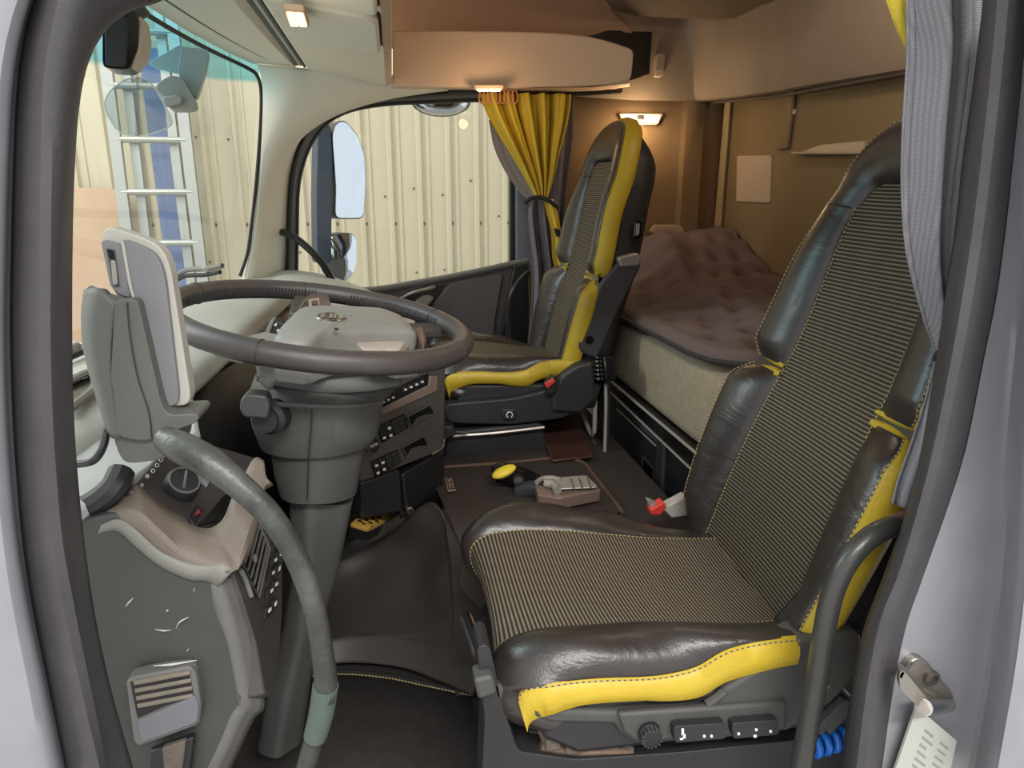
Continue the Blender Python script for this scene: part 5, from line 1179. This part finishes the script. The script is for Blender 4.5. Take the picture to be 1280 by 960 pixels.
# ================================================================== WINDSCREEN FITTINGS
cbx = thing('camera_housing', 'black and silver camera housing at the top of the windscreen', 'camera', aY(155, 55, .85))
obj('housing_body', slab(rounded(LY([(128, 24, .82), (150, 8, .84), (166, 12, .85), (174, 22, .86), (173, 60, .86), (163, 84, .84), (158, 87, .83), (132, 85, .82), (128, 80, .82)]), .01), (-.01, .07, 0)), black_gloss, cbx, bevel=.006, seg=3)
obj('housing_face', slab(rounded(LY([(130, 30, .815), (150, 18, .83), (160, 20, .83), (157, 84, .825), (131, 82, .815)]), .006), (0, .006, 0)), black_pl, cbx, bevel=.003)
obj('silver_side', slab(rounded(LY([(174, 20, .87), (180, 24, .90), (184, 50, .90), (180, 74, .89), (168, 87, .86), (163, 85, .85), (173, 62, .86)]), .008), (-.004, .04, 0)), M('silver_satin', (196, 190, 182), .4), cbx, bevel=.005, seg=3)
obj('housing_mount', slab(LY([(150, 8, .86), (168, -6, .92), (184, 14, .94), (172, 22, .88)]), (0, .03, 0)), black_pl, cbx, bevel=.004)
ac = thing('acrylic_shield', 'clear acrylic fan shaped shield hanging below the camera housing', 'shield', aY(170, 140, .9))
arc = rounded(LY([(129, 128), (138, 112), (158, 98), (182, 97), (196, 112), (217, 154), (206, 162), (184, 169), (160, 170), (146, 163), (133, 142)], .92), .012)
obj('shield_sheet', slab(arc, (-.004, .006, 0)), acrylic, ac)
obj('shield_rim', tube([p for p in arc]+[arc[0]], .0014, 6, sm=0), M('rim_pale', (206, 208, 200), .3), ac)
obj('shield_strap', slab(LY([(170, 84), (174, 84), (174, 170), (169, 170)], .915), (0, .002, 0)), acrylic, ac)
sn = thing('sensor_pod', 'grey plastic sensor pod hanging in the middle of the windscreen', 'sensor', aY(215, 120, 1.1))
obj('pod_body', slab(rounded(LY([(196, 104), (212, 94), (228, 96), (234, 108), (244, 124), (246, 133), (240, 137), (212, 137), (206, 124), (194, 112)], 1.1), .01), (-.01, .06, 0)), haze_plastic, sn, bevel=.008, seg=3)
obj('pod_face', slab(rounded(LY([(202, 121), (220, 118), (228, 122), (226, 130), (206, 134)], 1.085), .006), (0, .015, 0)), M('pod_face_grey', (160, 160, 152), .35), sn, bevel=.003)
obj('pod_stem', slab(rounded(LY([(226, 58), (262, 62), (258, 86), (246, 124), (234, 112), (222, 92)], 1.13), .01), (-.01, .05, 0)), M('stem_grey_green', (150, 166, 163), .35), sn, bevel=.008)
obj('pod_bracket', slab(LY([(184, 78), (224, 56), (236, 60), (222, 92), (196, 86)], 1.16), (0, .006, 0)), M('bracket_teal', (150, 176, 180), .4), sn, bevel=.002)
# wipers outside
for nm, pts, lb in (('wiper', [(212, 352, 1.55), (232, 338, 1.5), (258, 336, 1.46), (278, 332, 1.42)], 'grey wiper arm tip showing above the dashboard near the ladder'), ('wiper', [(60, 470, .62), (84, 440, .66), (100, 431, .70), (108, 428, .72)], 'grey wiper arm low in the windscreen beside the cradle')):
    P_ = LY(pts)
    w_ = thing(nm, lb, 'wiper', P_[1])
    obj('wiper_arm', tube(P_, .007, 8), grey_pl, w_)
    obj('wiper_blade', tube([p+V(-.01, .01, -.018) for p in P_], .006, 8), rubber_dk, w_)
    obj('wiper_clip', box(P_[2], (.02, .02, .014)), silver_pl, w_, bevel=.003)

# ================================================================== MIRRORS OUTSIDE
mr = thing('door_mirror', 'tall exterior mirror with smaller wide angle mirror below, outside the passenger window', 'mirror', aY(425, 345, 2.5))
obj('mirror_arm', slab(rounded(LY([(397, 162), (404, 154), (413, 156), (416, 200), (414, 330), (396, 330), (395, 240)], 2.45), .02), (-.03, .08, 0)), mirror_house, mr, bevel=.012, seg=3)
o_ = LY([(415, 168, 2.46), (421, 151, 2.475), (432, 150, 2.508), (447, 168, 2.555), (456, 194, 2.583), (457.5, 230, 2.59), (455, 270, 2.582), (450, 274, 2.567), (422, 274, 2.48), (419, 268, 2.472), (420, 236, 2.475)])
o_ = rounded(o_, .02)
mh = obj('mirror_housing', slab([p+V(0, .012, 0) for p in o_], (-.06, .10, 0)), mirror_house, mr, bevel=.01, seg=3)
cm_ = sum(o_)/len(o_)
obj('mirror_glass', slab([cm_+(p-cm_)*.97 for p in o_], (-.003, .008, 0)), mirror_m, mr)
o2 = rounded(LY([(408, 304, 2.46), (412, 294, 2.46), (440, 291, 2.52), (446, 298, 2.53), (446, 330, 2.53), (440, 346, 2.52), (430, 354, 2.50), (418, 345, 2.48), (410, 326, 2.46)]), .018)
obj('wide_housing', slab([p+V(0, .012, 0) for p in o2], (-.06, .10, 0)), mirror_house, mr, bevel=.01, seg=3)
cm2 = sum(o2)/len(o2)
rw = [[cm2+(p-cm2)*s+V(.3, -.9, 0)*.022*(1-s*s) for p in o2] for s in (.97, .8, .5, .02)]
obj('wide_glass', grid(rw, closed=True), mirror_m, mr)
km = thing('kerb_mirror', 'rounded kerb mirror peeking in at the top of the passenger window', 'mirror', aY(552, 135, 2.45))
obj('mirror_shell', ellipsoid(aY(551, 126, 2.47), .125, .07, .062), mirror_house, km)
obj('mirror_bowl', ellipsoid(aY(551, 127, 2.455), .115, .068, .055), mirror_m, km)

# ================================================================== CURTAINS
def curtain(rows_px, n, folds, amp, Ys, ph=0.0):
    """rows_px: (y, x0, x1, fold depth); returns a folded sheet, n columns"""
    rows = []
    for i, (y0, xa, y1, xb, a, Yc) in enumerate(rows_px):
        r = []
        for k in range(n):
            t = k/(n-1)
            w = math.sin(2*math.pi*folds*t+ph+.35*math.sin(5*t+i*.25))+.35*math.sin(2*math.pi*folds*2.3*t+1.3+i*.1)
            p = aY(xa+(xb-xa)*t, y0+(y1-y0)*t, Yc)
            r.append(p+V(0, a*w, 0))
        rows.append(r)
    cols = [smooth_path([r[k] for r in rows], 6) for k in range(n)]
    return grid([[cols[k][i] for k in range(n)] for i in range(len(cols[0]))])
ct = thing('driver_curtain', 'dark grey ribbed curtain tied back beside the driver headrest', 'curtain', aY(1180, 300, .06))
obj('curtain_sheet', curtain([(-220, 1142, -220, 1268, .016, .075), (-60, 1142, -60, 1262, .016, .075), (0, 1141, 0, 1256, .016, .07), (70, 1143, 70, 1250, .018, .07), (160, 1138, 160, 1238, .018, .065), (240, 1137, 240, 1222, .018, .065), (320, 1142, 320, 1208, .016, .065), (400, 1160, 400, 1200, .012, .07), (440, 1170, 440, 1194, .006, .070), (470, 1166, 470, 1193, .006, .068), (540, 1146, 540, 1190, .008, .066), (600, 1124, 600, 1176, .008, .064), (632, 1116, 632, 1166, .008, .066)], 90, 3.2, .02, 0), curtain_grey, ct, solid=.002, ang=180)
obj('back_fold', curtain([(-220, 1204, -220, 1288, .01, .10), (-60, 1200, -60, 1285, .01, .10), (100, 1195, 100, 1262, .010, .092), (250, 1185, 250, 1232, .010, .09), (420, 1180, 420, 1215, .006, .085), (520, 1172, 520, 1200, .005, .08)], 50, 2.3, .02, 0), curtain_grey, ct, solid=.002, ang=180)
obj('yellow_lining', curtain([(-200, 1060, -200, 1160, .006, .095), (-60, 1094, -60, 1160, .006, .095), (0, 1113, 0, 1160, .006, .095), (40, 1128, 40, 1160, .006, .095), (72, 1141, 72, 1160, .004, .095), (110, 1150, 110, 1166, .004, .11)], 30, 1.2, .02, 0, .6), curtain_yel, ct, solid=.002, ang=180)
obj('tie_band', tube(LY([(1168, 444, .060), (1178, 447, .056), (1186, 446, .056), (1196, 440, .065)]), .006, 8), rubber_dk, ct)
pc = thing('passenger_curtain', 'yellow curtain with grey lining gathered by a black tie beside the passenger seat', 'curtain', aY(660, 300, 2.0))
obj('yellow_drape', curtain([(116, 600, 118, 714, .022, 1.98), (130, 604, 132, 713, .026, 1.98), (155, 616, 156, 709, .026, 1.98), (185, 634, 186, 701, .024, 1.98), (215, 652, 216, 694, .020, 1.985), (240, 666, 240, 687, .014, 1.99), (250, 670, 250, 684, .010, 1.99)], 110, 5.5, .02, 0), curtain_yel, pc, solid=.003, ang=180)
obj('grey_edge', curtain([(150, 611, 150, 634, .006, 2.02), (185, 618, 190, 646, .006, 2.02), (215, 632, 220, 660, .006, 2.02), (238, 648, 240, 672, .006, 2.01), (250, 660, 250, 680, .005, 2.0)], 30, 1.0, .02, 0), curtain_grey, pc, solid=.002, ang=180)
obj('grey_back', curtain([(120, 690, 122, 717, .010, 2.06), (170, 692, 172, 716, .010, 2.06), (220, 690, 222, 710, .010, 2.06), (280, 686, 282, 704, .010, 2.06), (340, 680, 342, 698, .010, 2.06)], 40, 1.6, .02, 0), curtain_grey2, pc, solid=.002, ang=180)
obj('grey_tail', curtain([(250, 660, 249, 684, .008, 1.985), (268, 656, 268, 688, .012, 1.98), (300, 659, 302, 692, .014, 1.97), (340, 664, 342, 696, .014, 1.96), (380, 664, 382, 690, .014, 1.96), (430, 660, 432, 684, .012, 1.97), (460, 656, 460, 680, .012, 1.97)], 60, 2.6, .02, 0), curtain_grey2, pc, solid=.002, ang=180)
obj('yellow_tail', curtain([(249, 680, 249, 692, .005, 1.955), (266, 684, 268, 698, .007, 1.95), (290, 690, 292, 702, .007, 1.94), (318, 691, 322, 705, .007, 1.93), (335, 694, 336, 706, .006, 1.93)], 30, 1.2, .02, 0), curtain_yel, pc, solid=.002, ang=180)
obj('tie_band', tube(LY([(656, 253, 1.975), (664, 248, 1.955), (676, 247, 1.95), (688, 252, 1.945), (697, 260, 1.96)]), .008, 8), rubber_dk, pc)
obj('tie_clip', slab(rounded(LY([(693, 285), (700, 287), (702, 296), (696, 296)], 1.925), .004), (0, .012, 0)), rubber_dk, pc, bevel=.002)
obj('yellow_hem', curtain([(350, 652, 345, 662, .004, 2.04), (400, 650, 400, 662, .004, 2.04)], 12, .6, .02, 0), curtain_yel, pc, solid=.002)
rl = thing('curtain_rail', 'black curtain rail under the tan shelf', 'curtain rail', aY(690, 115, 2.0))
obj('rail_bar', tube(LY([(560, 115), (640, 116.5), (720, 117), (775, 114)], 2.02), .008, 8), rubber_dk, rl)
hookm = M('hook_amber', (226, 160, 110), .35)
hk0 = None
for k in range(9):
    x = 602+k*5.2
    c = aY(x, 121, 1.955)
    if hk0 is None:
        hk0 = thing('curtain_hook', 'thin amber curtain hook clipped on the rail above the yellow curtain', 'curtain hook', c, 'amber curtain hooks on the rail')
        hkc = obj('hook_loop', tube([c+V(.009*math.cos(a), .004*math.sin(2*a), .022*math.sin(a)) for a in np.linspace(0, 2*math.pi, 16, endpoint=False)], .0024, 6, sm=0, closed=True), hookm, hk0)
    else:
        h2 = hk0.copy(); COL.objects.link(h2); h2.location = tuple(c)
        c2 = hkc.copy(); COL.objects.link(c2); c2.parent = h2

# ================================================================== LIGHT
w = bpy.data.worlds.new('world'); SC.world = w; w.use_nodes = True
bg = w.node_tree.nodes['Background']; bg.inputs[0].default_value = (.97, .98, 1.0, 1); bg.inputs[1].default_value = 1.0
def area(name, loc, aim, sx, sy, power, col=(1, 1, 1)):
    l = bpy.data.lights.new(name, 'AREA'); l.shape = 'RECTANGLE'; l.size = sx; l.size_y = sy; l.energy = power; l.color = col
    o = bpy.data.objects.new(name, l); COL.objects.link(o); o.location = loc
    d = Vector(aim)-Vector(loc); o.rotation_euler = d.to_track_quat('-Z', 'Y').to_euler(); return o
area('workshop_tube_near', (.3, -2.6, 3.2), (.3, .6, .5), 3.0, .3, 130, (1, .98, .95))
area('workshop_tube_front', (-3.2, 1.2, 3.0), (-.4, 1.0, .6), .3, 3.0, 90, (1, .98, .95))
area('workshop_tube_side', (0, 3.0, 3.4), (0, 3.8, .8), 4.0, .3, 18, (1, .98, .94))
def pt(name, loc, power, col, r=.02):
    l = bpy.data.lights.new(name, 'POINT'); l.energy = power; l.color = col; l.shadow_soft_size = r
    o = bpy.data.objects.new(name, l); COL.objects.link(o); o.location = tuple(loc)
pt('wall_lamp_bulb', aY(801, 150, 2.06), 1.8, (1, .72, .42), .03)
pt('shelf_lamp_bulb', aZ(612, 113, 1.27)+V(0, -.0, -.02), .6, (1, .62, .32), .02)
pt('ceiling_lamp_bulb', aZ(370, 24, 1.25), .15, (1, .78, .55), .03)
pt('rear_warm_fill', V(.9, .9, 1.5), 3.0, (1, .80, .56), .05)  # warm fill light added above the bunk, no lamp is modelled
SC.view_settings.view_transform = 'Standard'
SC.view_settings.look = 'None'
SC.view_settings.exposure = 0.3
SC.view_settings.gamma = 1.0
SC.view_settings.use_curve_mapping = False
